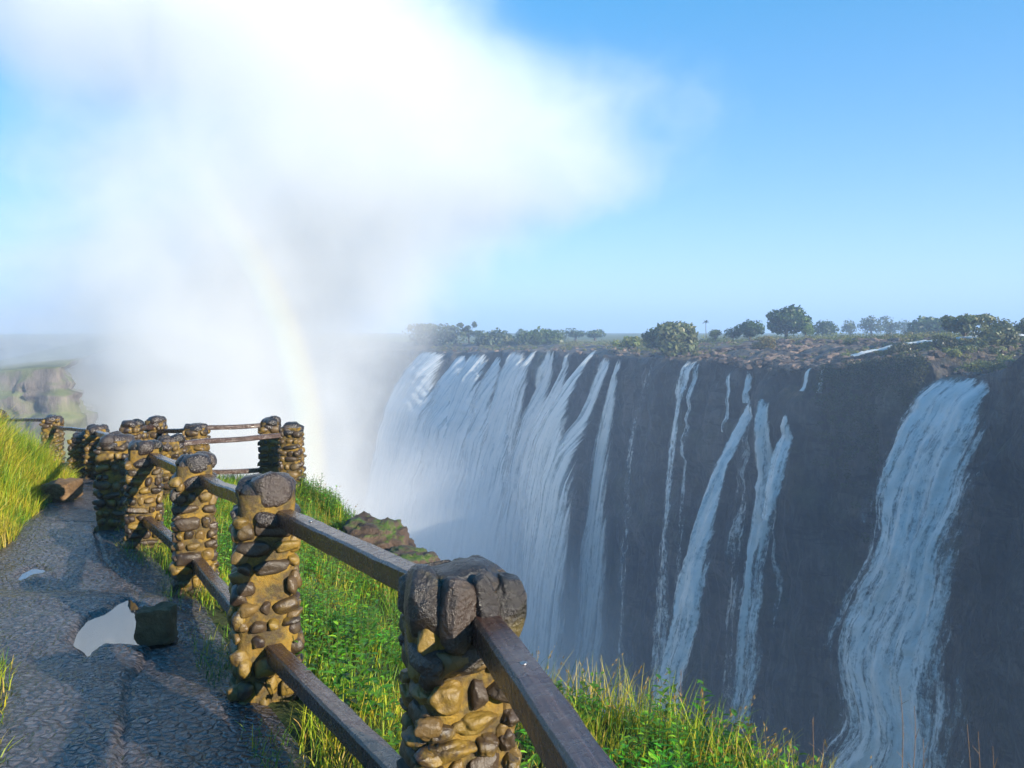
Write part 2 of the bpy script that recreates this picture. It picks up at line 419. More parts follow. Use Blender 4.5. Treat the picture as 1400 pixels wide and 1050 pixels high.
def build_cliff():
    # rows: back terrace (behind lip) then down the face
    back = [-34, -26, -20, -15, -11, -8, -5.5, -3.5, -2, -1, -0.4]
    down = [0, 0.5, 1, 1.7, 2.5, 3.5, 4.6] + list(np.arange(6, 40, 1.25)) + list(np.arange(40, 108, 3.5))
    nv = len(back) + len(down)
    V = []
    n = len(LIPR)
    for i in range(n):
        p = LIPR[i]
        a = LIPR[max(i - 6, 0)]; b = LIPR[min(i + 6, n - 1)]
        t = Vector((b.x - a.x, b.y - a.y, 0)).normalized(); nrm = Vector((-t.y, t.x, 0))
        if nrm.dot(N0) < 0: nrm = -nrm
        s = i * 1.0
        px = LIPX[i]
        rough = 1.0 + 0.9 * math.exp(-((px - 1050) / 110) ** 2)
        zt = plat(px)
        for bk in back:
            f = min(1, (-bk / 30.0)) ** 0.75
            q = p + nrm * bk
            z = p.z * (1 - f) + zt * f
            if bk > -30:
                z += rough * 1.3 * (mn.fractal(Vector((q.x * .11, q.y * .11, 3)), 0.8, 2.1, 5)) * min(1, -bk / 4) * (1 if bk > -20 else .6)
                # stepped rock shelves
                z += rough * 0.5 * (abs(mn.noise(Vector((q.x * .25, q.y * .25, 9)))) - .2) * min(1, -bk / 3)
            V.append((q.x, q.y, z))
        for dn in down:
            out = 0.5 * dn ** .5 + 0.02 * dn
            rib = mn.fractal(Vector((s * .16, dn * .018, 1.5)), .7, 2.2, 5) * 2.4 + .9 * abs(mn.noise(Vector((s * .45, dn * .03, 8))))
            led = mn.fractal(Vector((s * .07, dn * .16, 7.5)), .8, 2.1, 4) * 2.0
            fine = mn.fractal(Vector((s * .55, dn * .35, 4.5)), .7, 2.2, 3) * .5
            k = min(1, dn / 2.5)
            o_ = out + (rib + led + fine) * (0.25 + .75 * k)
            if 1000 < px < 1180: o_ += 1.8 * math.exp(-((px - 1082) / 42) ** 2) * max(0, min(1, (dn - 3.6) / 1.6))
            q = p + nrm * o_
            z = p.z - dn + (0.8 * rough * mn.fractal(Vector((s * .3, 2, dn * .1)), .8, 2, 4))
            V.append((q.x, q.y, z))
    f = grid_faces(n, nv)[:, ::-1]
    global ROCK
    ROCK = BVHTree.FromPolygons([Vector(v) for v in V], [tuple(int(k) for k in q) for q in f])
    o = mesh_obj('cliff', V, f, M['cliff'])
    tag(o, kind='structure')
    # plateau behind the cliff, out to the horizon
    V2 = []; rows = [0, 6, 14, 26, 45, 75, 120, 200, 350, 700, 1500, 3500, 8000]
    idx = list(range(0, n, 5))
    for i in idx:
        p = LIPR[i]
        a = LIPR[max(i - 6, 0)]; b = LIPR[min(i + 6, n - 1)]
        t = Vector((b.x - a.x, b.y - a.y, 0)).normalized(); nrm = Vector((-t.y, t.x, 0))
        if nrm.dot(N0) < 0: nrm = -nrm
        base = p + nrm * -30
        for r_ in rows:
            u = -nrm if r_ < 100 else (-nrm * .5 + Vector((p.x - 30, p.y, 0)).normalized() * .5)
            q = base + u * r_
            k_ = min(1, r_ / 500); z = (plat(LIPX[i]) - .35) * (1 - k_) + (CZ - 1.4) * k_ + (0.5 * mn.fractal(Vector((q.x * .02, q.y * .02, 1)), .9, 2, 3) if r_ < 400 else 0) + (0 if r_ < 100 else min(.9, (r_ - 100) * .0006))
            V2.append((q.x, q.y, z))
    o = mesh_obj('plateau_ground', V2, grid_faces(len(idx), len(rows))[:, ::-1], M['plateau'])
    tag(o, kind='structure')
    # gorge floor / everything below, reaching the horizon
    xs = np.array([-6000, -2500, -900, -400, -200, -100, 0, 100, 200, 500, 1500, 6000.]); ys = np.array([-3000, -600, -100, 0, 100, 200, 300, 450, 700, 1500, 4000, 9000.])
    G = [(x, y, CZ - 104 + 2 * math.sin(x * .01 + y * .017)) for x in xs for y in ys]
    o = mesh_obj('ground', G, grid_faces(len(xs), len(ys)), M['plateau']); tag(o, kind='structure')

def build_far_bank():
    # the headland across the side gorge, far left: mossy cliff with a flat grassy top
    edge = [(-90, 146, 514), (-30, 144, 509), (15, 142, 506), (46, 141, 503), (80, 140, 502), (84, 144, 503), (88, 151, 504), (90, 165, 504), (92, 195, 504)]
    pts = resample([P(a, c_, b) for a, b, c_ in edge], .8)
    n = len(pts); rows = [-420, -200, -90, -40, -16, -6, -2] + list(np.arange(0, 12, .6)) + list(np.arange(12, 60, 2.0)) + [70, 90, 104]
    V = []
    for i, p in enumerate(pts):
        a = pts[max(i - 4, 0)]; b = pts[min(i + 4, n - 1)]
        t = Vector((b.x - a.x, b.y - a.y, 0)).normalized(); nrm = Vector((t.y, -t.x, 0))
        for r_ in rows:
            if r_ < 0:
                q = p + Vector((-.45, 1, 0)) * (-r_)
                z = p.z + (-r_) * .014 + .4 * mn.noise(Vector((q.x * .1, q.y * .1, 0))) * min(1, -r_ / 6)
            else:
                st = 1.5 * math.floor(r_ / 4.5) + 2.4 * mn.fractal(Vector((i * .13, r_ * .12, 2)), .7, 2, 4) + 1.4 * mn.fractal(Vector((i * .5, r_ * .08, 5)), .8, 2, 3)
                q = p + nrm * (max(0, st) * min(1, r_ / 3) + r_ * .06)
                z = p.z - r_
            V.append((q.x, q.y, z))
    o = mesh_obj('far_cliff', V, grid_faces(n, len(rows)), M['far_cliff']); tag(o, kind='structure')
    # flat plain behind it and low blue hills
    V = []
    for x in np.linspace(-1, 0.12, 24):
        for y in (560, 800, 1200, 1800, 2600):
            V.append((x * y * 1.2 - 10, y, CZ - 17 + (y - 560) * .0055 + 1.5 * mn.noise(Vector((x * 9, y * .01, 0)))))
    o = mesh_obj('plain', V, grid_faces(24, 5)[:, ::-1], M['plateau']); tag(o, kind='structure')
    V = []; nx = 90
    for i in range(nx):
        t = i / (nx - 1); x = -3400 + t * 2900
        top = 2 + 20 * max(0, mn.fractal(Vector((t * 4, 2.2, 0)), .9, 2, 4) * .35 + .18) * min(1, (1 - t) * 5)
        for k, (yy, hh) in enumerate(((3000, -25), (3100, .55), (3250, 1.0), (3500, .9), (4200, -2))):
            V.append((x * (yy / 3000), yy, CZ + (top * hh if hh > 0 else -20)))
    o = mesh_obj('hills', V, grid_faces(nx, 5)[:, ::-1], M['hills']); tag(o, kind='structure')
# ---------------------------------------------------------------- waterfalls
def plane_pt(L, n, px, py):
    """point on the vertical plane through L spanned by n and z that the photo shows at (px, py)"""
    dx = (px - CX) / F; m = Vector((-n.y, n.x, 0))
    # (dx*d - L.x)*m.x + (d - L.y)*m.y = 0
    d = (L.x * m.x + L.y * m.y) / (dx * m.x + m.y)
    return P(px, py, d)

def waterfall(pl, label, dens=1.0, group='waterfalls pouring over the gorge cliff', bulge=.35, nu=22, taper=.55, off=1.6, name='waterfall', widen=1.0, mat='water_fall'):
    if widen != 1: pl = [(a, b, w_ * (1 + (widen - 1) * min(1, max(0, (b - 480) / 110)))) for a, b, w_ in pl]
    L = lip_at(pl[0][0]); n, t = lip_nrm(pl[0][0])
    if n.dot(N0) < 0: n = -n
    n = (n * .4 + N0 * .6).normalized()
    tt = Vector((-n.y, n.x, 0))
    ctr, wid = [], []
    L2 = L + n * off
    pts = [plane_pt(L2, n, a, b) for a, b, w_ in pl]
    # monotone resample
    seg = [0]
    for i in range(1, len(pts)): seg.append(seg[-1] + (pts[i] - pts[i - 1]).length)
    nv = max(24, int(seg[-1] / 0.55))
    ss = np.linspace(0, seg[-1], nv)
    X = np.array([tuple(p) for p in pts]); W = np.array([w_ for a, b, w_ in pl], float)
    def sm(a):
        r_ = np.interp(ss, seg, a)
        k = np.array([1, 2, 3, 2, 1.]) / 9
        rp = np.concatenate([[r_[0]] * 2, r_, [r_[-1]] * 2]); r2 = np.convolve(rp, k, 'valid'); r2[0] = r_[0]; r2[-1] = r_[-1]
        return r2
    cx_, cy_, cz_, ww = sm(X[:, 0]), sm(X[:, 1]), sm(X[:, 2]), sm(W)
    V, UV, C = [], [], []
    seed = pl[0][0] * .37
    Wm = 0
    for j in range(nv):
        c_ = Vector((cx_[j], cy_[j], cz_[j]))
        ppm = abs((tt.x * c_.y - tt.y * c_.x) / c_.y ** 2 * F)     # photo px per metre along the cliff
        wm = 1.22 * ww[j] / ppm; Wm = max(Wm, wm)
        for i in range(nu):
            u = i / (nu - 1)
            wob = (.10 if mat == 'water_fall' else .03) * mn.noise(Vector((seed, ss[j] * .12, u * 1.5))) * min(1, ss[j] / 6)
            rg = mn.fractal(Vector((seed + u * wm * .55, ss[j] * .045, 3)), .8, 2, 3)
            hb = bulge * wm * .5 * math.sqrt(max(0, 1 - (2 * u - 1) ** 2)) + rg * min(.9, .16 * wm) * (1 if mat == 'water_fall' else .6) * min(1, ss[j] / 4) + (.35 if mat == 'water_fall' else .05) * mn.fractal(Vector((seed + u * wm * 1.1, ss[j] * .55, 7)), .7, 2, 3) * min(1, wm / 4) * min(1, ss[j] / 6)
            q = c_ + tt * ((u - .5 + wob) * wm) + n * hb
            # never inside the rock: the water runs over ledges that stick out
            hit = ROCK.ray_cast(q + n * 25, -n, 25 + .45)
            if hit[0] is not None: q = hit[0] + n * (.45 + .3 * math.sqrt(max(0, 1 - (2 * u - 1) ** 2)))
            V.append(tuple(q)); UV.append((u * wm + seed, ss[j]))
            e = min(u, 1 - u) * 2
            topf = min(1, .35 + ss[j] / 3.0); botf = 1 - .25 * (ss[j] / max(seg[-1], 1))
            C.append((e, dens * topf * botf, min(1, ss[j] / 40.0)))
    f = np.array([(j * nu + i, j * nu + i + 1, (j + 1) * nu + i + 1, (j + 1) * nu + i) for j in range(nv - 1) for i in range(nu - 1)])
    o = mesh_obj(name, V, f, M[mat], uv=UV, colr=np.array(C))
    tag(o, label, 'waterfall', group)
    return o

def build_falls():
    G1 = 'waterfalls of the main curtain'
    falls = [
     ([(600,481,34),(586,510,46),(575,560,52),(567,640,56),(560,740,64),(555,850,74),(550,960,80)], 'broad misty white waterfall at the far end of the main curtain, fading into spray', 1.25),
     ([(637,486,16),(620,520,26),(606,580,36),(598,660,42),(590,780,52),(585,900,60),(580,980,62)], 'second white waterfall from the misty end of the curtain', 1.1),
     ([(662,484,26),(646,520,32),(634,580,36),(623,660,42),(615,780,48),(608,900,52),(604,990,54)], 'third white waterfall from the misty end, wide foamy lip', 1.1),
     ([(686,488,10),(678,510,18),(668,540,24),(656,600,30),(646,680,34),(640,780,40),(632,920,44),(630,990,44)], 'fourth white waterfall from the misty end, pointed narrow top', 1.0),
     ([(713,481,20),(703,510,27),(695,560,31),(686,620,36),(677,700,42),(668,800,46),(660,930,50),(656,1000,50)], 'tall smooth white waterfall in the middle of the main curtain', 1.1),
     ([(733,479,7),(721,500,14),(713,530,18),(707,600,22),(701,700,26),(694,820,30),(688,980,34)], 'slim waterfall hugging the tall smooth one on its right', .75),
     ([(755,479,13),(752,510,17),(745,535,18),(735,570,24),(728,620,30),(720,700,36),(715,800,42),(708,930,46),(704,1000,46)], 'straight-topped white waterfall beside a strip of bare dark rock', .95),
     ([(783,483,7),(772,510,10),(762,540,13),(751,570,16),(743,600,22),(737,660,28),(731,760,32),(727,960,34)], 'thin slanting waterfall joining the straight-topped one lower down', .8),
     ([(815,479,7),(800,497,9),(785,520,12),(774,545,16),(766,570,22),(758,610,27),(749,680,32),(743,780,36),(736,930,40),(733,1000,40)], 'slanting waterfall that spreads into a fan halfway down', .9),
     ([(834,489,10),(823,515,13),(813,545,13),(801,572,13),(789,595,18),(777,620,25),(769,660,31),(763,720,34),(756,800,38),(751,940,42)], 'bent waterfall stepping sideways over a ledge', .9),
     ([(850,491,9),(842,520,11),(835,560,13),(829,600,15),(823,660,18),(818,740,22),(814,830,26),(810,960,32)], 'long narrow waterfall ending the main curtain on its right', .95),
    ]
    for pl, lb, dn in falls: waterfall(pl, lb, dn * 1.12, G1, widen=1.6, mat='water_veil')
    G2 = 'separate waterfalls on the dark cliff'
    waterfall([(896,490,5),(886,520,9),(879,548,13),(869,590,12),(861,640,9),(857,720,13),(853,820,16),(850,960,18)], 'faint trickling waterfall on bare dark rock next to the main curtain', .45, G2)
    waterfall([(951,490,16),(941,505,20),(933,530,15),(928,560,10),(922,600,9),(916,660,12),(911,760,17),(906,880,22),(902,985,26)], 'thin waterfall below the big grey-green bush, left branch of two', .72, G2)
    waterfall([(957,492,6),(951,540,8),(947,590,11),(941,620,8),(935,680,9),(930,770,12),(926,870,16),(922,985,20)], 'thin waterfall below the big grey-green bush, right branch of two', .6, G2)
    waterfall([(1034,547,18),(1021,573,16),(1006,600,15),(991,630,19),(976,680,25),(961,740,32),(946,810,38),(933,890,44),(921,970,48)], 'bright waterfall leaping far out to the left from a rock ledge', 1.15, G2, off=2.4)
    waterfall([(1037,550,9),(1026,600,13),(1020,650,16),(1012,720,18),(1006,790,20),(1000,900,22),(997,985,24)], 'pale veil of water falling behind the leaping waterfall', .5, G2, off=2.4)
    waterfall([(1071,544,13),(1065,575,18),(1060,600,24),(1055,640,30),(1046,700,34),(1036,780,38),(1028,860,42),(1018,990,48)], 'long white waterfall dropping from the ledge, fed by a curved side spout', .95, G2, off=2.4)
    waterfall([(1103,563,6),(1091,574,13),(1079,595,20),(1069,622,24),(1061,655,24),(1052,710,22)], 'short curved spout joining the long waterfall from the right', .95, G2, off=2.4)
    waterfall([(1086,640,3),(1079,690,5),(1074,760,6),(1066,840,8),(1060,1000,9)], 'hair-thin trickle right of the long white waterfall', .4, G2, off=2.4)
    waterfall([(1323,516,82),(1304,545,98),(1288,590,106),(1276,640,114),(1264,700,124),(1252,760,136),(1242,830,146),(1230,900,154),(1220,980,160),(1210,1080,168)],
              'largest waterfall, wide ragged blue-white sheet alone on the dark cliff near the right edge', 1.05, G2, bulge=.22, nu=60, off=2.2, widen=1.12)
    G3 = 'small trickles below the rocky terrace'
    waterfall([(1005,506,6),(1002,520,7),(999,545,7),(997,590,6)], 'tiny trickle left of the ledge with two waterfalls', 1.0, G3, off=1.2)
    waterfall([(1027,508,9),(1030,522,7),(1034,535,7),(1037,550,8)], 'tiny trickle feeding the leaping waterfall', 1.0, G3, off=1.2)
    waterfall([(1110,498,6),(1116,514,7),(1122,533,9)], 'small slanting trickle over the terrace edge, left one of a pair', 1.1, G3, off=1.2)
    waterfall([(1129,501,6),(1134,517,6),(1139,536,9)], 'small slanting trickle over the terrace edge, right one of a pair', 1.1, G3, off=1.2)

def build_cascade():
    """white water running down the rocky terrace above the cliff"""
    V, UV, C = [], [], []
    tab = []
    for px, bk in ((1285, 24), (1262, 20), (1242, 17), (1222, 13), (1204, 9.5), (1188, 6), (1174, 2.5), (1164, .2)):
        L = lip_at(px); nrm, t = lip_nrm(px)
        if nrm.dot(N0) < 0: nrm = -nrm
        q = L - nrm * bk; q.z = L.z + (plat(px) - L.z) * (bk / 30) ** .75 + .7; tab.append(q)
    pts = resample(tab, .5)
    for j, p in enumerate(pts):
        t = (pts[min(j + 1, len(pts) - 1)] - pts[max(j - 1, 0)]); t.z = 0; t.normalize(); s = Vector((-t.y, t.x, 0))
        wd = 4.6 + 1.6 * mn.noise(Vector((j * .1, 0, 5)))
        for i in range(14):
            u = i / 13
            q = p + s * ((u - .5) * wd)
            q.z += .55 + .35 * mn.fractal(Vector((q.x * .6, q.y * .6, 4)), .8, 2, 3) + .25 * math.sin(u * 3.14)
            V.append(tuple(q)); UV.append((u * wd, j * .5)); C.append((min(u, 1 - u) * 2, 1.0, 0))
    n = len(pts)
    f = np.array([(j * 14 + i, j * 14 + i + 1, (j + 1) * 14 + i + 1, (j + 1) * 14 + i) for j in range(n - 1) for i in range(13)])
    o = mesh_obj('cascade', V, f, M['water_fall'], uv=UV, colr=np.array(C))
    tag(o, 'small white cascade tumbling over the brown rocks of the terrace', 'cascade')

# ---------------------------------------------------------------- mist, haze, rainbow
# per height z (relative to the eye): centre x, half width x, centre y, half width y, strength
PLUME = [(-92, -62, 46, 178, 62, 1.0), (-50, -64, 46, 178, 55, 1.0), (-24, -73, 54, 176, 52, 1.15), (1, -66, 62, 175, 52, 1.15), (21, -56, 70, 175, 50, 1.1),
         (37, -36, 90, 175, 50, .80), (51, -34, 92, 175, 50, .62), (67, -60, 84, 175, 50, .8), (86, -74, 80, 176, 48, .7), (112, -80, 60, 178, 40, .4)]
def build_mist():
    zs = [p[0] for p in PLUME]; z0, z1 = zs[0], zs[-1]
    V = []; nz, na = 36, 40
    K = 1.06
    for i in range(nz):
        z = z0 + (z1 - z0) * i / (nz - 1)
        cx_, rx, cy_, ry, st = interp(PLUME, z)
        for j in range(na):
            a = 2 * math.pi * j / na
            V.append((cx_ + rx * K * math.cos(a), cy_ + ry * K * math.sin(a), CZ + z))
    fs = [(i * na + j, i * na + (j + 1) % na, (i + 1) * na + (j + 1) % na, (i + 1) * na + j) for i in range(nz - 1) for j in range(na)]
    fs.append(tuple(range(na))[::-1]); fs.append(tuple((nz - 1) * na + j for j in range(na)))
    o = mesh_obj('mist', V, fs, M['mist'])
    tag(o, 'towering white cloud of spray rising out of the gorge', 'mist', kind='stuff')

def curve_node(m, fac, pts, lo, hi):
    """float curve through (x in 0..1, value); values normalised to lo..hi"""
    nd = m.n('ShaderNodeFloatCurve'); cv = nd.mapping.curves[0]
    ps = [(x, (y - lo) / (hi - lo)) for x, y in pts]
    while len(cv.points) < len(ps): cv.points.new(.5, .5)
    for q, (x, y) in zip(cv.points, ps): q.location = (x, y); q.handle_type = 'AUTO_CLAMPED'
    nd.mapping.update(); m.l(fac, nd.inputs['Value'])
    return m.math('MULTIPLY_ADD', nd.outputs[0], hi - lo, lo)

def mat_mist():
    m = NT('mist')
    g = m.n('ShaderNodeNewGeometry'); p = g.outputs['Position']
    x, y, z = m.xyz(p)[:3]
    zs = [q[0] for q in PLUME]; z0, z1 = zs[0], zs[-1]
    f = m.mapr(z, CZ + z0, CZ + z1, 0, 1, 'LINEAR')
    tt = [(q - z0) / (z1 - z0) for q in zs]
    cx_ = curve_node(m, f, [(t, q[1]) for t, q in zip(tt, PLUME)], -100, 0)
    rx = curve_node(m, f, [(t, q[2]) for t, q in zip(tt, PLUME)], 0, 100)
    cy_ = 176.0
    ry = curve_node(m, f, [(t, q[4]) for t, q in zip(tt, PLUME)], 0, 100)
    st = curve_node(m, f, [(t, q[5]) for t, q in zip(tt, PLUME)], 0, 2)
    dx = m.math('DIVIDE', m.math('SUBTRACT', x, cx_), rx)
    dy = m.math('DIVIDE', m.math('SUBTRACT', y, cy_), ry)
    r = m.math('SQRT', m.math('ADD', m.math('MULTIPLY', dx, dx), m.math('MULTIPLY', dy, dy)))
    n1 = m.noise(p, MIST['nscale'], 5, .60, .5)
    rr = m.math('ADD', r, m.math('MULTIPLY', m.math('SUBTRACT', n1, .5), MIST['namp']))
    n2 = m.noise(p, .062, 4, .6, .8)
    rr = m.math('ADD', rr, m.math('MULTIPLY', m.math('SUBTRACT', n2, .5), .75))
    d = m.mapr(rr, MIST['out'], MIST['inn'], 0, 1)
    edge = m.mapr(r, 1.04, .85, 0, 1)
    top = m.mapr(f, 1.0, .9, 0, 1)
    d = m.math('MULTIPLY', m.math('MULTIPLY', m.math('MULTIPLY', m.math('POWER', d, MIST['pow']), edge), top), m.math('MULTIPLY', st, MIST['dens']))
    v = m.n('ShaderNodeVolumePrincipled'); v.inputs['Color'].default_value = (.985, .985, .985, 1); v.inputs['Anisotropy'].default_value = MIST['g']
    m.l(d, v.inputs['Density'])
    return m.vol(v.outputs[0])
MIST = dict(nscale=.020, namp=1.15, out=1.02, inn=.20, pow=1.4, dens=.075, g=.13)

def build_haze():
    x0, x1, y0, y1, z0, z1 = -4200, 4200, -60, 5200, CZ - 106, CZ + 108
    V = [(x, y, z) for x in (x0, x1) for y in (y0, y1) for z in (z0, z1)]
    fs = [(0, 1, 3, 2), (4, 6, 7, 5), (0, 4, 5, 1), (2, 3, 7, 6), (0, 2, 6, 4), (1, 5, 7, 3)]
    o = mesh_obj('haze', V, fs, M['haze'], smooth=False)
    tag(o, kind='stuff')

def mat_haze():
    m = NT('haze')
    v = m.n('ShaderNodeVolumePrincipled'); v.inputs['Color'].default_value = (.50, .69, 1.0, 1); v.inputs['Density'].default_value = HAZE; v.inputs['Anisotropy'].default_value = 0.0
    return m.vol(v.outputs[0])
HAZE = .0009

# spray hanging in the lower gorge in front of the main curtain
SPRAY = [(-102, -10, 78, 190, 62), (-80, -12, 74, 192, 58), (-55, -22, 62, 196, 50), (-35, -40, 46, 198, 40), (-18, -52, 36, 200, 32), (2, -58, 28, 202, 26)]
def build_spray():
    V = []; nz, na = 20, 32; z0, z1 = SPRAY[0][0], SPRAY[-1][0]
    for i in range(nz):
        z = z0 + (z1 - z0) * i / (nz - 1); cx_, rx, cy_, ry = interp(SPRAY, z)
        for j in range(na):
            a = 2 * math.pi * j / na
            V.append((cx_ + rx * math.cos(a), cy_ + ry * math.sin(a), CZ + z))
    fs = [(i * na + j, i * na + (j + 1) % na, (i + 1) * na + (j + 1) % na, (i + 1) * na + j) for i in range(nz - 1) for j in range(na)]
    fs.append(tuple(range(na))[::-1]); fs.append(tuple((nz - 1) * na + j for j in range(na)))
    o = mesh_obj('spray', V, fs, M['spray'])
    tag(o, 'thin veil of spray drifting in the gorge before the foot of the main falls', 'mist', kind='stuff')
def mat_spray():
    m = NT('spray')
    g = m.n('ShaderNodeNewGeometry'); p = g.outputs['Position']
    x, y, z = m.xyz(p)[:3]
    z0, z1 = SPRAY[0][0], SPRAY[-1][0]
    f = m.mapr(z, CZ + z0, CZ + z1, 0, 1, 'LINEAR'); tt = [(q[0] - z0) / (z1 - z0) for q in SPRAY]
    cx_ = curve_node(m, f, [(t, q[1]) for t, q in zip(tt, SPRAY)], -100, 0)
    rx = curve_node(m, f, [(t, q[2]) for t, q in zip(tt, SPRAY)], 0, 100)
    cy_ = curve_node(m, f, [(t, q[3]) for t, q in zip(tt, SPRAY)], 100, 250)
    ry = curve_node(m, f, [(t, q[4]) for t, q in zip(tt, SPRAY)], 0, 100)
    dx = m.math('DIVIDE', m.math('SUBTRACT', x, cx_), rx); dy = m.math('DIVIDE', m.math('SUBTRACT', y, cy_), ry)
    r = m.math('SQRT', m.math('ADD', m.math('MULTIPLY', dx, dx), m.math('MULTIPLY', dy, dy)))
    n1 = m.noise(p, .03, 3, .55, .4)
    d = m.mapr(m.math('ADD', r, m.math('MULTIPLY', m.math('SUBTRACT', n1, .5), .5)), .98, .1, 0, 1)
    d = m.math('MULTIPLY', d, m.mapr(r, 1.0, .85, 0, 1))
    d = m.math('MULTIPLY', d, m.mapr(f, .92, .2, 0, .046))
    v = m.n('ShaderNodeVolumePrincipled'); v.inputs['Color'].default_value = (.97, .975, .99, 1); v.inputs['Anisotropy'].default_value = -.1
    m.l(d, v.inputs['Density'])
    return m.vol(v.outputs[0])

# the rainbow: bands of light painted as scatter colour in a mist arch round the axis away from the sun
RB_AX = Vector((-.692, .704, -.157)).normalized(); RB_H, RB_R = 95.0, 53.6
def build_rainbow():
    z = RB_AX; x = Vector((-z.y, z.x, 0)).normalized() * -1; y = z.cross(x)
    if y.z < 0: y = -y
    o_loc = Vector((0, 0, CZ)) + z * RB_H
    V = []; na, nc = 90, 14
    # arc angle measured from the horizontal right-hand side upwards
    a0, a1 = R(-30), R(100)
    for i in range(na):
        a = a0 + (a1 - a0) * i / (na - 1)
        for k in range(nc):
            b = 2 * math.pi * k / nc; rr = RB_R + 1.65 * math.cos(b)
            V.append((rr * math.cos(a), rr * math.sin(a), 5 * math.sin(b)))
    fs = [(i * nc + k, i * nc + (k + 1) % nc, (i + 1) * nc + (k + 1) % nc, (i + 1) * nc + k) for i in range(na - 1) for k in range(nc)]
    fs += [tuple(range(nc))[::-1], tuple((na - 1) * nc + k for k in range(nc))]
    fs = [f[::-1] for f in fs]
    o = mesh_obj('rainbow', V, fs, M['rainbow'])
    o.matrix_world = Matrix.Translation(o_loc) @ Matrix((x, y, x.cross(y))).transposed().to_4x4()
    tag(o, 'faint rainbow arching up through the white spray cloud', 'rainbow')
def mat_rainbow():
    m = NT('rainbow')
    tc = m.n('ShaderNodeTexCoord'); x, y, z = m.xyz(tc.outputs['Object'])[:3]
    r = m.math('SQRT', m.math('ADD', m.math('MULTIPLY', x, x), m.math('MULTIPLY', y, y)))
    f = m.mapr(r, RB_R - 1.55, RB_R + 1.55, 0, 1, 'LINEAR')
    c = m.ramp(f, [(.0, (.75, .6, 1)), (.2, (.5, .7, 1)), (.38, (.7, 1, .65)), (.55, (1, 1, .30)), (.72, (1, .6, .15)), (.9, (1, .22, .22)), (1, (1, .2, .3))])  # bow's spectrum painted in as the volume's colour
    q = m.math('ABSOLUTE', m.math('MULTIPLY', m.math('SUBTRACT', f, .5), 2.0))
    zz = m.math('ABSOLUTE', m.math('DIVIDE', z, 5.0))
    rr = m.math('SQRT', m.math('ADD', m.math('MULTIPLY', q, q), m.math('MULTIPLY', zz, zz)))
    d = m.mapr(rr, 1.0, .35, 0, 1)
    ang = m.math('ARCTAN2', y, x)
    d = m.math('MULTIPLY', d, m.mapr(ang, R(56), R(6), 0, 1)); d = m.math('MULTIPLY', d, m.mapr(ang, R(-28), R(0), 0, 1))
    d = m.math('MULTIPLY', d, RB_D)
    v = m.n('ShaderNodeVolumePrincipled'); m.l(c, v.inputs['Color']); v.inputs['Anisotropy'].default_value = -.6; m.l(d, v.inputs['Density'])
    m.m.cycles.volume_step_rate = .5
    return m.vol(v.outputs[0])
RB_D = .036
# ---------------------------------------------------------------- near ground
XF = [(-4, 1.3), (0, .75), (.75, .45), (2.35, -.16), (4.2, -1.35), (6.5, -2.69), (8.2, -3.94), (9.0, -4.35), (11, -5.0), (12.3, -3.55), (13.0, -4.2), (13.6, -6.2), (14.2, -7.6), (16, -9.6), (18, -14), (22, -26), (26, -40)]
XE = [(-4, 4.2), (0, 3.2), (3, 2.3), (4.3, 1.9), (5, 1.5), (5.6, 1.05), (6.5, .25), (8, -.5), (9, -1.0), (10, -1.5), (11, -2.2), (12.4, -3.05), (13.2, -3.7), (13.9, -5.6), (14.6, -7.3), (16.5, -9.4), (18.5, -13.8), (23, -26), (27, -40)]
ZE = [(-4, -2.6), (3, -2.75), (4.3, -2.82), (5, -2.86), (5.6, -2.98), (6.5, -3.28), (8, -3.24), (9, -3.1), (10, -3.05), (11, -2.85), (12.4, -2.72), (14, -2.7), (16.5, -2.8), (27, -3)]
ZP = [(-6, -1.70), (0, -1.72), (2.3, -1.87), (4.2, -1.99), (4.75, -2.07), (5.95, -2.085), (6.6, -2.25), (8.2, -2.27), (9.2, -2.31), (12.3, -2.52), (14, -2.62), (16, -2.72), (28, -2.9)]
XL = [(-6, -1.6), (2.5, -1.98), (3.4, -2.36), (4.7, -3.16), (5.4, -4.1), (6, -4.7), (6.8, -5.2), (7.5, -5.3), (8.2, -5.45), (9, -5.85), (10.3, -6.4), (12, -7.0), (13.2, -7.6), (13.8, -8.0), (14.5, -9.6), (15.4, -15), (17, -24), (19, -40)]
def _b(tab): return np.array([t[0] for t in tab]), np.array([t[1] for t in tab])
def zpath(y): return np.interp(y, *_b(ZP))
def ground_z(x, y):
    """height relative to the eye; arrays ok"""
    x = np.asarray(x, float); y = np.asarray(y, float)
    zp = zpath(y); xf = np.interp(y, *_b(XF)) + .12; xe = np.interp(y, *_b(XE)); ze = np.interp(y, *_b(ZE)); xl = np.interp(y, *_b(XL))
    w_ = np.maximum(xe - xf, .15)
    t = np.clip((x - xf) / w_, 0, 1)
    z = zp + (ze - zp) * (t ** 1.2)
    e = np.maximum(x - xe, 0)
    z = z - 1.1 * e - .9 * e ** 1.5 - np.where(e > 6, (e - 6) * 3, 0)
    # bank on the left of the path
    l = np.maximum(xl - x, 0)
    bh = np.interp(y, [0, 5, 6.2, 7.5, 9, 12, 14, 16], [.12, .12, .1, .5, .72, .62, .45, .2])
    z = z + bh * (1 - np.exp(-(l / .65) ** 2)) + .03 * np.clip(l - 1, 0, 6)
    return np.maximum(z, -100)
def bumps(x, y): return .05 * np.sin(x * 3.1 + 1.3 * np.sin(y * 2.3)) * np.sin(y * 2.7 + x) + .03 * np.sin(x * 7.3 + y * 5.1)
def gz(x, y):
    xf = np.interp(y, *_b(XF)); xl = np.interp(y, *_b(XL))
    k = np.clip(np.maximum(x - xf - .1, xl - x) / .4, 0, 1)
    return CZ + ground_z(x, y) + bumps(x, y) * k

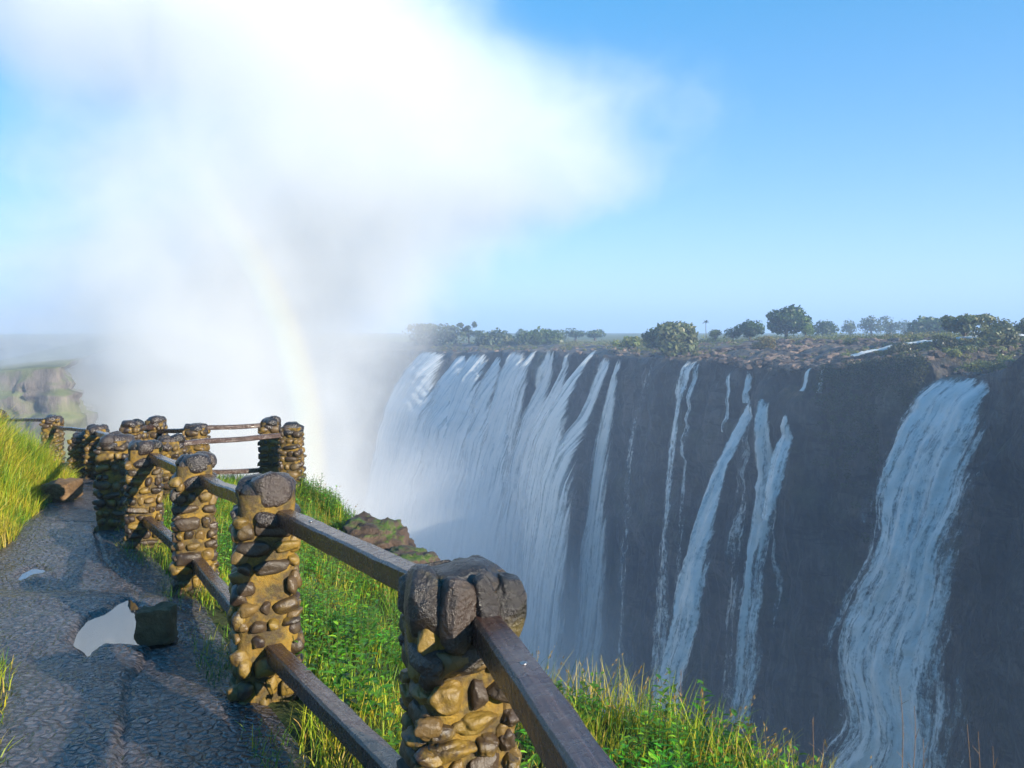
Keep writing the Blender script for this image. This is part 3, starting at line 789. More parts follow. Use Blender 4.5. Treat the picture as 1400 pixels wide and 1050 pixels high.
PUDPX = [(96, 884), (104, 866), (122, 846), (150, 836), (166, 824), (178, 818), (184, 828), (205, 842), (226, 850), (243, 872), (240, 883), (222, 888), (180, 886), (160, 885), (142, 884), (128, 892), (120, 902), (112, 893)]
PUD = []
SMALL = [[(22, 793), (30, 783), (44, 777), (60, 778), (66, 784), (54, 788), (40, 790), (30, 797)]]
def zlev(pg):
    """water level (relative to the eye) of a small puddle: the path height at its middle"""
    d = 5.0; yb = sum(q[1] for q in pg) / len(pg)
    for _ in range(15): d = -(float(zpath(d)) + .03) * F / (yb - HY)
    return float(zpath(d)) + .020
def dip(V):
    A = np.array(V)
    A = dip_one(A, PUDPX, -2.078 + .013, .034)
    for pg in SMALL: A = dip_one(A, pg, zlev(pg), .026)
    return A
def dip_one(A, PG, zp, deep):
    poly = []
    for a, b in PG:
        d = -zp * F / (b - HY); poly.append(((a - CX) / F * d, d))
    poly = np.array(poly); k = np.where((A[:, 1] > poly[:, 1].min() - .6) & (A[:, 1] < poly[:, 1].max() + .6))[0]; q = A[k, :2]
    ins = np.zeros(len(k), bool); dist = np.full(len(k), 9.0)
    for i in range(len(poly)):
        a, b = poly[i], poly[(i + 1) % len(poly)]
        c1 = (a[1] > q[:, 1]) != (b[1] > q[:, 1])
        xs = (b[0] - a[0]) * (q[:, 1] - a[1]) / ((b[1] - a[1]) or 1e-9) + a[0]
        ins ^= c1 & (q[:, 0] < xs)
        t = np.clip(((q - a) @ (b - a)) / max(((b - a) ** 2).sum(), 1e-9), 0, 1)
        dist = np.minimum(dist, np.linalg.norm(q - (a + t[:, None] * (b - a)), axis=1))
    sd = np.where(ins, dist, -dist)
    f = np.clip((sd + .05) / .10, 0, 1); f = f * f * (3 - 2 * f)
    flat = CZ + zp - .001 + 0 * A[k, 1]
    up = np.clip((.22 + sd) / .1, 0, 1) * (1 - f) * .010          # a slight rim so the water does not spread
    A[k, 2] = A[k, 2] * (1 - .6 * f) + flat * .6 * f - deep * f + up
    return A

def build_ground():
    xs = np.concatenate([np.arange(-44, -12, .6), np.arange(-12, 5, .11), np.arange(5, 22, 1.0)])
    ys = np.concatenate([np.arange(-6, 1, .3), np.arange(1, 16, .11), np.arange(16, 44, 1.0)])
    Xg, Yg = np.meshgrid(xs, ys, indexing='ij')
    Z = gz(Xg, Yg)
    V = np.stack([Xg, Yg, Z], -1).reshape(-1, 3)
    o = mesh_obj('hillside', V, grid_faces(len(xs), len(ys)), M['soil']); tag(o, kind='structure')
    # path: its own sheet, a hair above the soil
    nv = 110; ys = np.concatenate([np.arange(-2, 2.4, .2), np.arange(2.4, 9, .022), np.arange(9, 17.5, .05)])
    V = []
    for y in ys:
        xl = np.interp(y, *_b(XL)) - .12; xr = np.interp(y, *_b(XF)) + .02
        if y > 9.3: xr = min(xr, np.interp(y, [9.3, 11, 12.6, 13.4, 14, 15, 16.2, 18], [-4.9, -5.8, -6.7, -7.2, -7.9, -8.7, -9.8, -14]))
        xl += .10 * math.sin(y * 3.3) + .06 * math.sin(y * 8.1); 
        for i in range(nv):
            u = i / (nv - 1)
            x = xl + (xr - xl) * u
            e = min(u, 1 - u) * (xr - xl)
            z = CZ + float(zpath(y)) + .012 + .03 * min(1, e / .15) - .02
            z += .012 * mn.fractal(Vector((x * 2.2, y * 2.2, 0)), .9, 2, 4) * min(1, e / .1)
            if 2.3 < y < 10 and e > .06:
                # chipped, pebbly surface worn into the slab
                q = Vector((x * 15 + .8 * mn.noise(Vector((x * 6, y * 6, 2))), y * 19, 0))
                ds = mn.voronoi(q)[0]
                z += .013 * min(1, (ds[1] - ds[0]) * 1.6) * (.35 + .9 * mn.noise(Vector((x * 5, y * 5, 4)))) + .006 * mn.noise(Vector((x * 34, y * 34, 1)))
            # slab seam along the middle
            sx = np.interp(y, [0, 3, 4.4, 5.0, 5.6, 6.5, 7.6, 9], [-1.2, -1.55, -2.2, -2.35, -2.75, -3.15, -4.05, -4.9])
            z += (.018 if x < sx else 0) - .022 * math.exp(-((x - sx - .03 * mn.noise(Vector((y * 4, 1, 1)))) / .022) ** 2)
            V.append((x, y, z))
    # the dip that holds the puddle
    V = dip(V)
    o = mesh_obj('path', V, grid_faces(len(ys), nv)[:, ::-1], M['path']); tag(o, kind='structure')
    PUD.clear()
    # puddle: water lying in the dip of the slab
    for pd, zr, lb in ((PUDPX, -2.078 + .013, 'shallow pale puddle lying on the wet stone path beside a brown block'), (SMALL[0], zlev(SMALL[0]), 'small bluish puddle at the left side of the path, beyond the big pale one')):
        puddle(pd, CZ + zr, lb)
def puddle(pd, zp, label):
    pts = []
    for a, b in pd:
        d = (CZ - zp) * F / (b - HY); pts.append(((a - CX) / F * d, d))
    pc = np.mean(pts, axis=0); pts = [tuple(pc + (np.array(q) - pc) * (1 + .045 / np.linalg.norm(np.array(q) - pc))) for q in pts]
    n = len(pts); sm = []
    for i in range(n):
        p0, p1, p2, p3 = [np.array(pts[(i + k) % n]) for k in (-1, 0, 1, 2)]
        for k in range(5):
            t = k / 5; q = .5 * (2 * p1 + (p2 - p0) * t + (2 * p0 - 5 * p1 + 4 * p2 - p3) * t * t + (3 * p1 - p0 - 3 * p2 + p3) * t ** 3)
            q = q + np.array([mn.noise(Vector((q[0] * 7, q[1] * 7, 1))), mn.noise(Vector((q[0] * 7, q[1] * 7, 9)))]) * .02
            sm.append(q)
    vs = [(q[0], q[1], zp) for q in sm]; m_ = len(vs)
    vs += [(q[0], q[1], zp - .03) for q in sm]
    fs = [tuple(range(m_))] + [(i, i + m_, (i + 1) % m_ + m_, (i + 1) % m_) for i in range(m_)]
    o = mesh_obj('puddle', vs, fs, M['puddle'], smooth=False)
    tag(o, label, 'puddle', 'puddles on the path')

# ---------------------------------------------------------------- stones
ICO = {}
def ico(sub):
    if sub not in ICO:
        bm = bmesh.new(); bmesh.ops.create_icosphere(bm, subdivisions=sub, radius=1)
        v = np.array([tuple(x.co) for x in bm.verts]); f = np.array([[q.index for q in p.verts] for p in bm.faces]); bm.free()
        ICO[sub] = (v, f)
    return ICO[sub]
class Pile:
    """collects vertex / face blocks into one mesh"""
    def __init__(s): s.V, s.Fc, s.mi, s.C, s.n = [], [], [], [], 0
    def add(s, v, f, mi=0, c=(1, 1, 1)):
        s.V.append(v); s.Fc.append(f + s.n); s.mi += [mi] * len(f); s.C.append(np.tile(np.array(c, float), (len(v), 1))); s.n += len(v)
    def build(s, name, mats, parent=None, **k):
        return mesh_obj(name, np.concatenate(s.V), np.concatenate(s.Fc), mats, parent, colr=np.concatenate(s.C), mat_idx=s.mi, **k)
def stone_geo(c, r, sub=3, rot=0, seed=0, sq=.72, rough=.10, basis=None, tilt=0):
    """rounded river stone: superellipsoid + noise. r = half sizes along (right, out, up)"""
    v, f = ico(sub)
    p = np.sign(v) * np.abs(v) ** sq
    p = p / np.maximum(np.linalg.norm(p, axis=1, keepdims=True) ** .35, 1e-6)
    sv = seed * 13.7
    d = np.array([mn.noise(Vector((q[0] * 1.1 + sv, q[1] * 1.1, q[2] * 1.1 - sv))) + .45 * mn.noise(Vector((q[0] * 2.7 - sv, q[1] * 2.7, q[2] * 2.7))) for q in v])
    p = p * (1 + rough * d[:, None] * 1.6)
    fr = np.random.RandomState(int(seed * 977) % 100003)
    for _ in range(7):                                   # chipped faces
        nd = fr.normal(0, 1, 3); nd /= np.linalg.norm(nd); hh = fr.uniform(.70, 1.0)
        p = p - nd * (np.maximum(p @ nd - hh, 0) * .8)[:, None]
    p = p * 1.12 * np.array(r)
    ca, sa = math.cos(rot), math.sin(rot)
    p = np.stack([p[:, 0] * ca - p[:, 2] * sa, p[:, 1], p[:, 0] * sa + p[:, 2] * ca], 1)
    if basis is not None: p = p @ np.array(basis)
    return p + np.array(c), f

def pillar(name, parent, base, H, wdt, ang, sub, seed, label=None, cap_h=.26, first=False):
    """stone pillar; base = Vector on the ground, ang = rotation of its faces. Returns the shaft mesh (cap stones are its children)."""
    rr = random.Random(seed)
    ca, sa = math.cos(ang), math.sin(ang)
    ex, ey = np.array([ca, sa, 0]), np.array([-sa, ca, 0])
    pile = Pile()
    h2 = wdt * .5 * .80
    # mortar core, slightly lumpy
    nz = 26; na = 28
    V = []
    for k in range(nz):
        z = -0.25 + (H - .08 + .25) * k / (nz - 1)
        for j in range(na):
            a = 2 * math.pi * j / na; cx_, sx_ = math.cos(a), math.sin(a)
            q = max(abs(cx_), abs(sx_)); px, py = cx_ / q, sx_ / q
            px, py = px * .93 + cx_ * .07, py * .93 + sx_ * .07
            rad = h2 * (1.05 - .06 * max(z, 0) / H) + .020 * mn.noise(Vector((px * 2 + seed, py * 2, z * 7))) + .008 * mn.noise(Vector((px * 9 + seed, py * 9, z * 30)))
            V.append(ex * px * rad + ey * py * rad + np.array([0, 0, z]))
    fc = np.array([(k * na + j, k * na + (j + 1) % na, (k + 1) * na + (j + 1) % na, (k + 1) * na + j) for k in range(nz - 1) for j in range(na)])
    tri = np.concatenate([fc[:, [0, 1, 2]], fc[:, [0, 2, 3]]])
    pile.add(np.array(V), tri, 0)
    # cobbles set into the four faces
    for fi in range(4):
        a = fi * math.pi / 2
        nrm = ex * math.sin(a) - ey * math.cos(a); rgt = ex * math.cos(a) + ey * math.sin(a)
        z = -.05
        while z < H - cap_h + .02:
            rh = rr.uniform(.06, .13) * wdt / .36
            x = -h2 * 1.04
            while x < h2 * .98:
                wd = min(rr.choice([.06, .08, .11, .14, .19]) * wdt / .36 * rr.uniform(.9, 1.15), h2 * 1.06 - x + .02)
                if wd < .05: break
                if rr.random() < .93 or fi != 0:
                    hh = rh * rr.uniform(.68, .95)
                    cc = rgt * (x + wd / 2) + nrm * (h2 * (1.03 - .06 * z / H) - .006 + rr.uniform(-.006, .010)) + np.array([0, 0, z + rh / 2 + rr.uniform(-.008, .008)])
                    v, f = stone_geo(cc, (wd / 2 * .95, .042 * wdt / .36 * rr.uniform(.75, 1.2), hh / 2), sub, rr.uniform(-.18, .18), rr.random() * 50, rr.uniform(.55, .8), .20, (rgt, nrm, (0, 0, 1)))
                    pile.add(v, f, 1, (rr.random(), rr.random(), rr.random()))
                x += wd + rr.uniform(.002, .016)
            z += rh + rr.uniform(.0, .010)
    o = pile.build(name, [M['mortar'], M['cobble']], parent)
    o.location = base
    if label: o['label'] = label
    # cap: big wet stones, one object each on the pillars that show them
    caps = []
    if first:
        S = [((-.125, -.03, .165), (.075, .12, .115), .25), ((-.055, -.155, .17), (.058, .060, .105), -.05), ((.045, -.150, .175), (.045, .058, .095), .08), ((.135, -.125, .145), (.058, .075, .105), -.16),
             ((.01, -.02, .19), (.14, .13, .085), 0), ((.115, .07, .18), (.075, .09, .085), .1), ((-.07, .12, .16), (.1, .07, .1), 0), ((.07, .14, .15), (.09, .06, .1), 0),
             ((0, -.125, .03), (.172, .058, .048), .03), ((-.145, -.03, .03), (.05, .14, .05), 0), ((.148, .02, .03), (.05, .15, .05), 0), ((0, .15, .03), (.18, .05, .055), 0)]
        for (c_, r_, ro) in S:
            caps.append(((c_[0] * .88, c_[1] * .88, H - .30 + c_[2]), (r_[0] * .88, r_[1] * .88, r_[2]), ro))
    else:
        k = wdt / .36
        for j in range(4):
            a = j * math.pi / 2 + rr.uniform(-.2, .2)
            L = rr.uniform(.075, .105) * k
            caps.append(((math.cos(a) * .10 * k, math.sin(a) * .10 * k, H - cap_h + .045), (L if j % 2 else .08 * k, .08 * k if j % 2 else L, .055), rr.uniform(-.1, .1)))
        for j in range(3):
            a = j * 2.1 + rr.uniform(0, 1)
            caps.append(((math.cos(a) * .085 * k, math.sin(a) * .085 * k, H - .085 + rr.uniform(-.03, .02)), (rr.uniform(.075, .105) * k, rr.uniform(.075, .10) * k, rr.uniform(.065, .09)), rr.uniform(-.3, .3)))
        caps.append(((0, 0, H - .10), (.12 * k, .12 * k, .09), 0))
    for (c_, r_, ro) in caps:
        cc = ex * c_[0] + ey * c_[1] + np.array([0, 0, c_[2]])
        v, f = stone_geo(cc, r_, 4 if first else sub, ro, rr.random() * 50, .70, .13, (ex, ey, (0, 0, 1)))
        mesh_obj('cap_stone', v, f, M['wet_stone'], o, colr=np.tile(np.array([rr.random(), rr.random(), rr.random()]), (len(v), 1)))
    return o

def beam(name, a, b, parent, w_=.088, h=.088, seed=0, label=None):
    """squared hardwood rail between two points with worn edges"""
    a, b = Vector(a), Vector(b); L = (b - a).length
    d = (b - a).normalized(); r_ = d.cross(Vector((0, 0, 1))).normalized(); u = r_.cross(d)
    n = max(8, int(L / .06)); bv = .010
    prof = [(-w_ / 2 + bv, -h / 2), (w_ / 2 - bv, -h / 2), (w_ / 2, -h / 2 + bv), (w_ / 2, h / 2 - bv), (w_ / 2 - bv, h / 2), (-w_ / 2 + bv, h / 2), (-w_ / 2, h / 2 - bv), (-w_ / 2, -h / 2 + bv)]
    V = []; UV = []
    for i in range(n + 1):
        t = i / n
        c_ = a + d * (L * t) + u * (.014 * mn.noise(Vector((t * L * 1.5, seed, 0)))) + r_ * (.008 * mn.noise(Vector((t * L * 1.5, seed, 5))))
        for k, (p, q) in enumerate(prof):
            j = .003 * mn.noise(Vector((t * L * 9, k * 3.1, seed)))
            V.append(tuple(c_ + r_ * (p + j) + u * (q + j))); UV.append((t * L, k * .1))
    m_ = 8
    fs = [(i * m_ + k, i * m_ + (k + 1) % m_, (i + 1) * m_ + (k + 1) % m_, (i + 1) * m_ + k) for i in range(n) for k in range(m_)]
    fs = [f[::-1] for f in fs] + [tuple(range(m_)), tuple(range(n * m_, n * m_ + m_))[::-1]]
    me = mesh_obj(name, V, fs, M['rail'], parent, smooth=False, uv=UV)
    if label: me['label'] = label
    return me

def build_fences():
    def gb(x, y): return Vector((x, y, CZ + float(ground_z(x - .15, y))))
    def px(p, d): return (p - CX) / F * d
    # near run along the path
    f1 = empty('fence', gb(-.16, 2.35))
    tag(f1, 'stone pillar and dark wooden rail fence running along the near edge of the wet path', 'fence', 'stone and timber fences')
    org = Vector(f1.location)
    spec = [(-.172, 2.45, 1.165, .325, .40, 4, 21, 'nearest pillar, big dark wet cap stones over mossy golden cobbles'),
            (px(363, 4.25), 4.25, 1.21, .36, .36, 3, 33, 'second pillar with a tall rounded cap, round cobbles in ochre mortar'),
            (px(266, 6.5), 6.5, 1.20, .345, .40, 3, 44, 'third pillar beside the puddle, flat dark cap'),
            (px(197, 8.2), 8.2, 1.12, .36, .42, 3, 55, 'fourth pillar, where the near rails end')]
    pos = []
    for i, (x, y, H, wd, an, sb, sd, lb) in enumerate(spec):
        b = gb(x, y); pos.append((b, H))
        pillar('pillar', f1, b - org, H, wd, an, sb, sd, lb, first=(i == 0))
    p0 = (gb(.37, .55), 1.2)
    ends = [p0] + pos
    tops = [.89, .985, .985, .98, .95]; lows = [.30, .27, .27, .30, .30]
    for i in range(4):
        (a, ha), (b, hb) = ends[i], ends[i + 1]
        for hh, nm in ((tops, 'top'), (lows, 'low')):
            A = a + Vector((0, 0, hh[i])) - org; B = b + Vector((0, 0, hh[i + 1])) - org
            d = (B - A).normalized()
            off = Vector((.05, .03, 0)) if nm == 'top' else Vector((.0, .0, 0))
            s0 = A if i == 0 else A + d * .10
            o = beam('rail', s0 + off, B - d * .06 + off, f1, .092, .092, i * 7 + (3 if nm == 'low' else 0))
            if nm == 'top' and i < 3:
                for t in (.12, .72):
                    c_ = (s0 + (B - s0) * t) + off
                    v, f = ico(2)
                    mesh_obj('bolt', v * np.array([.010, .010, .004]) + np.array(tuple(c_ + Vector((0, 0, .0485)))), f, M['steel'], o)
    # lookout bay beyond it
    f2 = empty('fence', gb(px(369, 13), 13))
    tag(f2, 'stone pillar and rail fence around the lookout bay, standing against the white mist', 'fence', 'stone and timber fences')
    org = Vector(f2.location)
    spec = [(233, 11.0, 595, .35, 61, 'pillar just behind the end of the near fence, half hidden'), (399, 12.3, 577, .36, 62, 'pillar at the right corner of the bay, against the rainbow'), (369, 13.0, 570, .36, 63, 'pillar at the right corner of the bay, left one of the close pair'),
            (268, 12.4, 578, .36, 64, 'pillar between two rails in the middle of the bay'), (213, 13.6, 568, .35, 65, 'tallest looking pillar at the back left of the bay'), (180, 12.7, 574, .36, 66, 'pillar with ochre stones at the left end of the bay')]
    pz = []
    for (p_, d, ty, wd, sd, lb) in spec:
        x = px(p_, d); top = CZ - (ty - HY) / F * d; zb = CZ + float(ground_z(min(x, -3.6 if d < 12.6 else -4.3), d)) - .03
        H = top - zb
        pillar('pillar', f2, Vector((x, d, zb)) - org, H, wd, rnd.uniform(-.1, .4), 2, sd, lb, cap_h=.2)
        pz.append(Vector((x, d, top)))
    def rail2(fe, o_, i, j, ya, yb, w_=.075):
        a, b = pz[i].copy(), pz[j].copy()
        a.z = CZ - (ya - HY) / F * a.y; b.z = CZ - (yb - HY) / F * b.y
        d = (b - a).normalized()
        beam('rail', a - o_ + d * .12, b - o_ - d * .12, fe, w_, w_, i * 5 + j)
    rail2(f2, org, 0, 1, 608, 594); rail2(f2, org, 3, 2, 585, 582); rail2(f2, org, 3, 2, 646, 643); rail2(f2, org, 4, 3, 590, 588); rail2(f2, org, 5, 4, 583, 585)
    rail2(f2, org, 0, 3, 668, 650, .07)
    # far run along the path, on to the left
    f3 = empty('fence', gb(px(133, 13.7), 13.7))
    tag(f3, 'stone pillar and rail fence at the far bend of the path, behind the grassy bank', 'fence', 'stone and timber fences')
    org = Vector(f3.location)
    spec = [(158, 9.0, 592, .36, 71, 'pillar standing on the path edge left of the near fence end'), (133, 13.6, 580, .38, 72, 'wide pillar at the bend of the path'), (111, 13.9, 591, .34, 73, 'low pillar half hidden behind the wide one at the bend'),
            (72, 16.2, 567, .38, 74, 'small reddish pillar rising above the grassy bank'), (-5, 17.5, 560, .38, 75, 'pillar cut off by the left edge of the view')]
    pz.clear()
    for (p_, d, ty, wd, sd, lb) in spec:
        x = px(p_, d); top = CZ - (ty - HY) / F * d; zb = CZ + float(zpath(d)) - .06
        pillar('pillar', f3, Vector((x, d, zb)) - org, top - zb, wd, rnd.uniform(0, .4), 2, sd, lb, cap_h=.18)
        pz.append(Vector((x, d, top)))
    rail2(f3, org, 1, 3, 590, 592 - 8, .07)
    rail2(f3, org, 3, 4, 574, 574, .07); rail2(f3, org, 1, 0, 592, 600, .08); rail2(f3, org, 1, 0, 633, 655, .08)
    a = pz[1].copy()

def block(name, px0, px1, ytop, ybot, label, seed, depth=.2, zoff=0):
    zg = None
    d = 5.0
    for _ in range(12): d = -(float(zpath(d)) + .03 + zoff) * F / (ybot - HY)
    w_ = (px1 - px0) / F * d; h = (ybot - ytop) / F * d
    x = ((px0 + px1) / 2 - CX) / F * d
    bm = bmesh.new(); bmesh.ops.create_cube(bm, size=1)
    bmesh.ops.subdivide_edges(bm, edges=bm.edges[:], cuts=9, use_grid_fill=True)
    v = np.array([tuple(q.co) for q in bm.verts]); f = [tuple(q.index for q in p.verts) for p in bm.faces]; bm.free()
    out = []
    for q in v:
        r_ = np.abs(q * 2); k = np.sort(r_)[::-1]
        s = 1 - .045 * max(0, (k[1] - .75) / .25) ** 2
        p = q * s
        n = mn.fractal(Vector((q[0] * 2.3 + seed, q[1] * 2.3, q[2] * 2.3)), .8, 2, 4)
        ch = .07 * max(0, mn.noise(Vector((q[0] * 3 + seed, q[1] * 3, 7)))) * (1 if q[2] > .3 else 0)
        p = p * (1 + .11 * n); p[2] -= ch
        tp = 1 - .12 * (q[2] + .5) * mn.noise(Vector((seed * 1.0, q[1], 3))) ; p[0] += .07 * mn.noise(Vector((q[2] * 3, seed, 1)))
        p[2] += .10 * (q[0] * .5 + mn.noise(Vector((q[0] * 2, q[1] * 2, seed)))) * (1 if q[2] > .3 else 0)
        out.append((p[0] * w_ * tp, (p[1] + .5) * depth, (p[2] + .5) * h))
    o = mesh_obj(name, out, f, M['block'], smooth=False)
    o.location = (x, d, CZ - (ybot - HY) / F * d)
    o.rotation_euler = (0, 0, .08)
    return o
def build_blocks():
    tag(block('stone_block', 184, 231, 836, 883, '', 3, .16), 'square rough brown stone block standing in the puddle on the path', 'stone block', 'loose stone blocks on the path')
    tag(block('stone_block', 55, 92, 662, 688, '', 8, .5), 'long low brown stone block lying beside the grassy bank on the path', 'stone block', 'loose stone blocks on the path')
    # mossy boulder on the cliff edge
    def boulder(c, r, seed, label, sub=5):
        v, f = ico(sub)
        d = np.array([mn.fractal(Vector((q[0] * .9 + seed, q[1] * .9, q[2] * .9)), .7, 2.1, 6) + .55 * abs(mn.noise(Vector((q[0] * 2.3, q[1] * 2.3 + seed, q[2] * 2.3)))) - .35 * abs(mn.noise(Vector((q[0] * 4.7, q[1] * 4.7 + seed, q[2] * 4.7)))) + .22 * mn.noise(Vector((q[0] * 9, q[1] * 9, q[2] * 9 + seed))) for q in v])
        p = np.sign(v) * np.abs(v) ** .8 * (1 + .26 * d[:, None]) * np.array(r)
        o = mesh_obj('boulder', p, f, M['boulder']); o.location = c
        tag(o, label, 'boulder', 'boulders at the cliff edge')
    boulder(P(512, 757, 10.2), (.46, .5, .44), 2.5, 'dark brown boulder with moss and grass on top at the edge of the grassy slope')
    boulder(P(562, 782, 9.3), (.36, .4, .26), 6.5, 'low dark boulder just behind the rail and the nearest pillar')
# ---------------------------------------------------------------- grass and plants
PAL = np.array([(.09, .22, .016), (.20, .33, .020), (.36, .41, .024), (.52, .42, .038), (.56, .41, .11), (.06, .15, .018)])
def blades(name, X, Y, H, W, lean, pal_w, seed, label_kind='stuff', zfun=None, seg=3, heads=0.0, parent=None, bend=1.0):
    """one mesh of tapered, bent grass blades rooted at X, Y"""
    rs = np.random.RandomState(seed); n = len(X)
    Z = (zfun or gz)(X, Y)
    a = rs.uniform(0, 2 * np.pi, n); ld = rs.uniform(.1, 1.0, n) ** 1.3 * lean
    dx = np.cos(a) * ld + .12; dy = np.sin(a) * ld - .05
    wa = a + np.pi / 2 + rs.uniform(-.8, .8, n)
    wx, wy = np.cos(wa), np.sin(wa)
    pw = np.array(pal_w, float); pw = pw / pw.sum()
    # clumps of colour
    cl = .5 + .5 * np.sin(X * 2.1 + 1.7 * np.sin(Y * 1.3 + seed)) * np.sin(Y * 1.9 + 1.1 * np.sin(X * 1.6))
    cl = np.clip(cl + rs.normal(0, .22, n), 0, .9999)
    idx = np.searchsorted(np.cumsum(pw), cl)
    C0 = PAL[np.clip(idx, 0, len(PAL) - 1)] * rs.uniform(.65, 1.25, (n, 1)) * rs.uniform(.92, 1.08, (n, 3))
    V = []; Cc = []
    for k in range(seg + 1):
        t = k / seg
        cx_ = X + dx * H * (t ** 1.8) * bend; cy_ = Y + dy * H * (t ** 1.8) * bend; cz_ = Z - .03 + (H + .03) * (t - .28 * (ld) * t ** 2.2)
        ww = W * (1 - t) ** .7 * .5 + .0006
        V.append(np.stack([cx_ - wx * ww, cy_ - wy * ww, cz_], 1)); V.append(np.stack([cx_ + wx * ww, cy_ + wy * ww, cz_], 1))
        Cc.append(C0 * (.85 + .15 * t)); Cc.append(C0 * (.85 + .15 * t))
    m_ = 2 * (seg + 1)
    V = np.stack(V, 1).reshape(-1, 3); Cc = np.stack(Cc, 1).reshape(-1, 3)
    b = (np.arange(n) * m_)[:, None]
    f = np.concatenate([np.stack([b[:, 0] + 2 * k, b[:, 0] + 2 * k + 1, b[:, 0] + 2 * k + 3, b[:, 0] + 2 * k + 2], 1) for k in range(seg)])
    if heads > 0:
        # seed heads: small straw spindles on the tips of some blades
        sel = np.where(rs.rand(n) < heads)[0]; hv = []; hf = []; hc = []; o0 = len(V)
        tip = V.reshape(n, m_, 3)[sel, -1]; pre = V.reshape(n, m_, 3)[sel, -3]
        dr = tip - pre; dr /= np.maximum(np.linalg.norm(dr, axis=1, keepdims=True), 1e-6)
        for s_ in range(7):
            c_ = tip + dr * (rs.uniform(-.10, .05, (len(sel), 1))) + rs.normal(0, .006, (len(sel), 3)); r_ = rs.uniform(.006, .011, (len(sel), 1))
            ax = rs.normal(0, 1, (len(sel), 3)); ax /= np.linalg.norm(ax, axis=1, keepdims=True)
            bx = np.cross(ax, dr); bx /= np.maximum(np.linalg.norm(bx, axis=1, keepdims=True), 1e-6)
            q = np.stack([c_ - bx * r_ * .5, c_ - dr * r_ * 1.6, c_ + bx * r_ * .5, c_ + dr * r_ * 2.0], 1)
            hv.append(q.reshape(-1, 3)); k0 = o0 + sum(len(z) for z in hv[:-1])
            hf.append(np.arange(len(sel) * 4).reshape(-1, 4) + k0)
            hc.append(np.tile(np.array([.30, .19, .07]), (len(sel) * 4, 1)) * rs.uniform(.6, 1.3, (len(sel) * 4, 1)))
        V = np.concatenate([V] + hv); f = np.concatenate([f] + hf); Cc = np.concatenate([Cc] + hc)
    o = mesh_obj(name, V, f, M['grass'], parent, smooth=False, colr=Cc)
    return o

def scatter(n, x0, x1, y0, y1, mask, seed):
    rs = np.random.RandomState(seed); X = rs.uniform(x0, x1, n); Y = rs.uniform(y0, y1, n)
    k = mask(X, Y, rs); return X[k], Y[k]

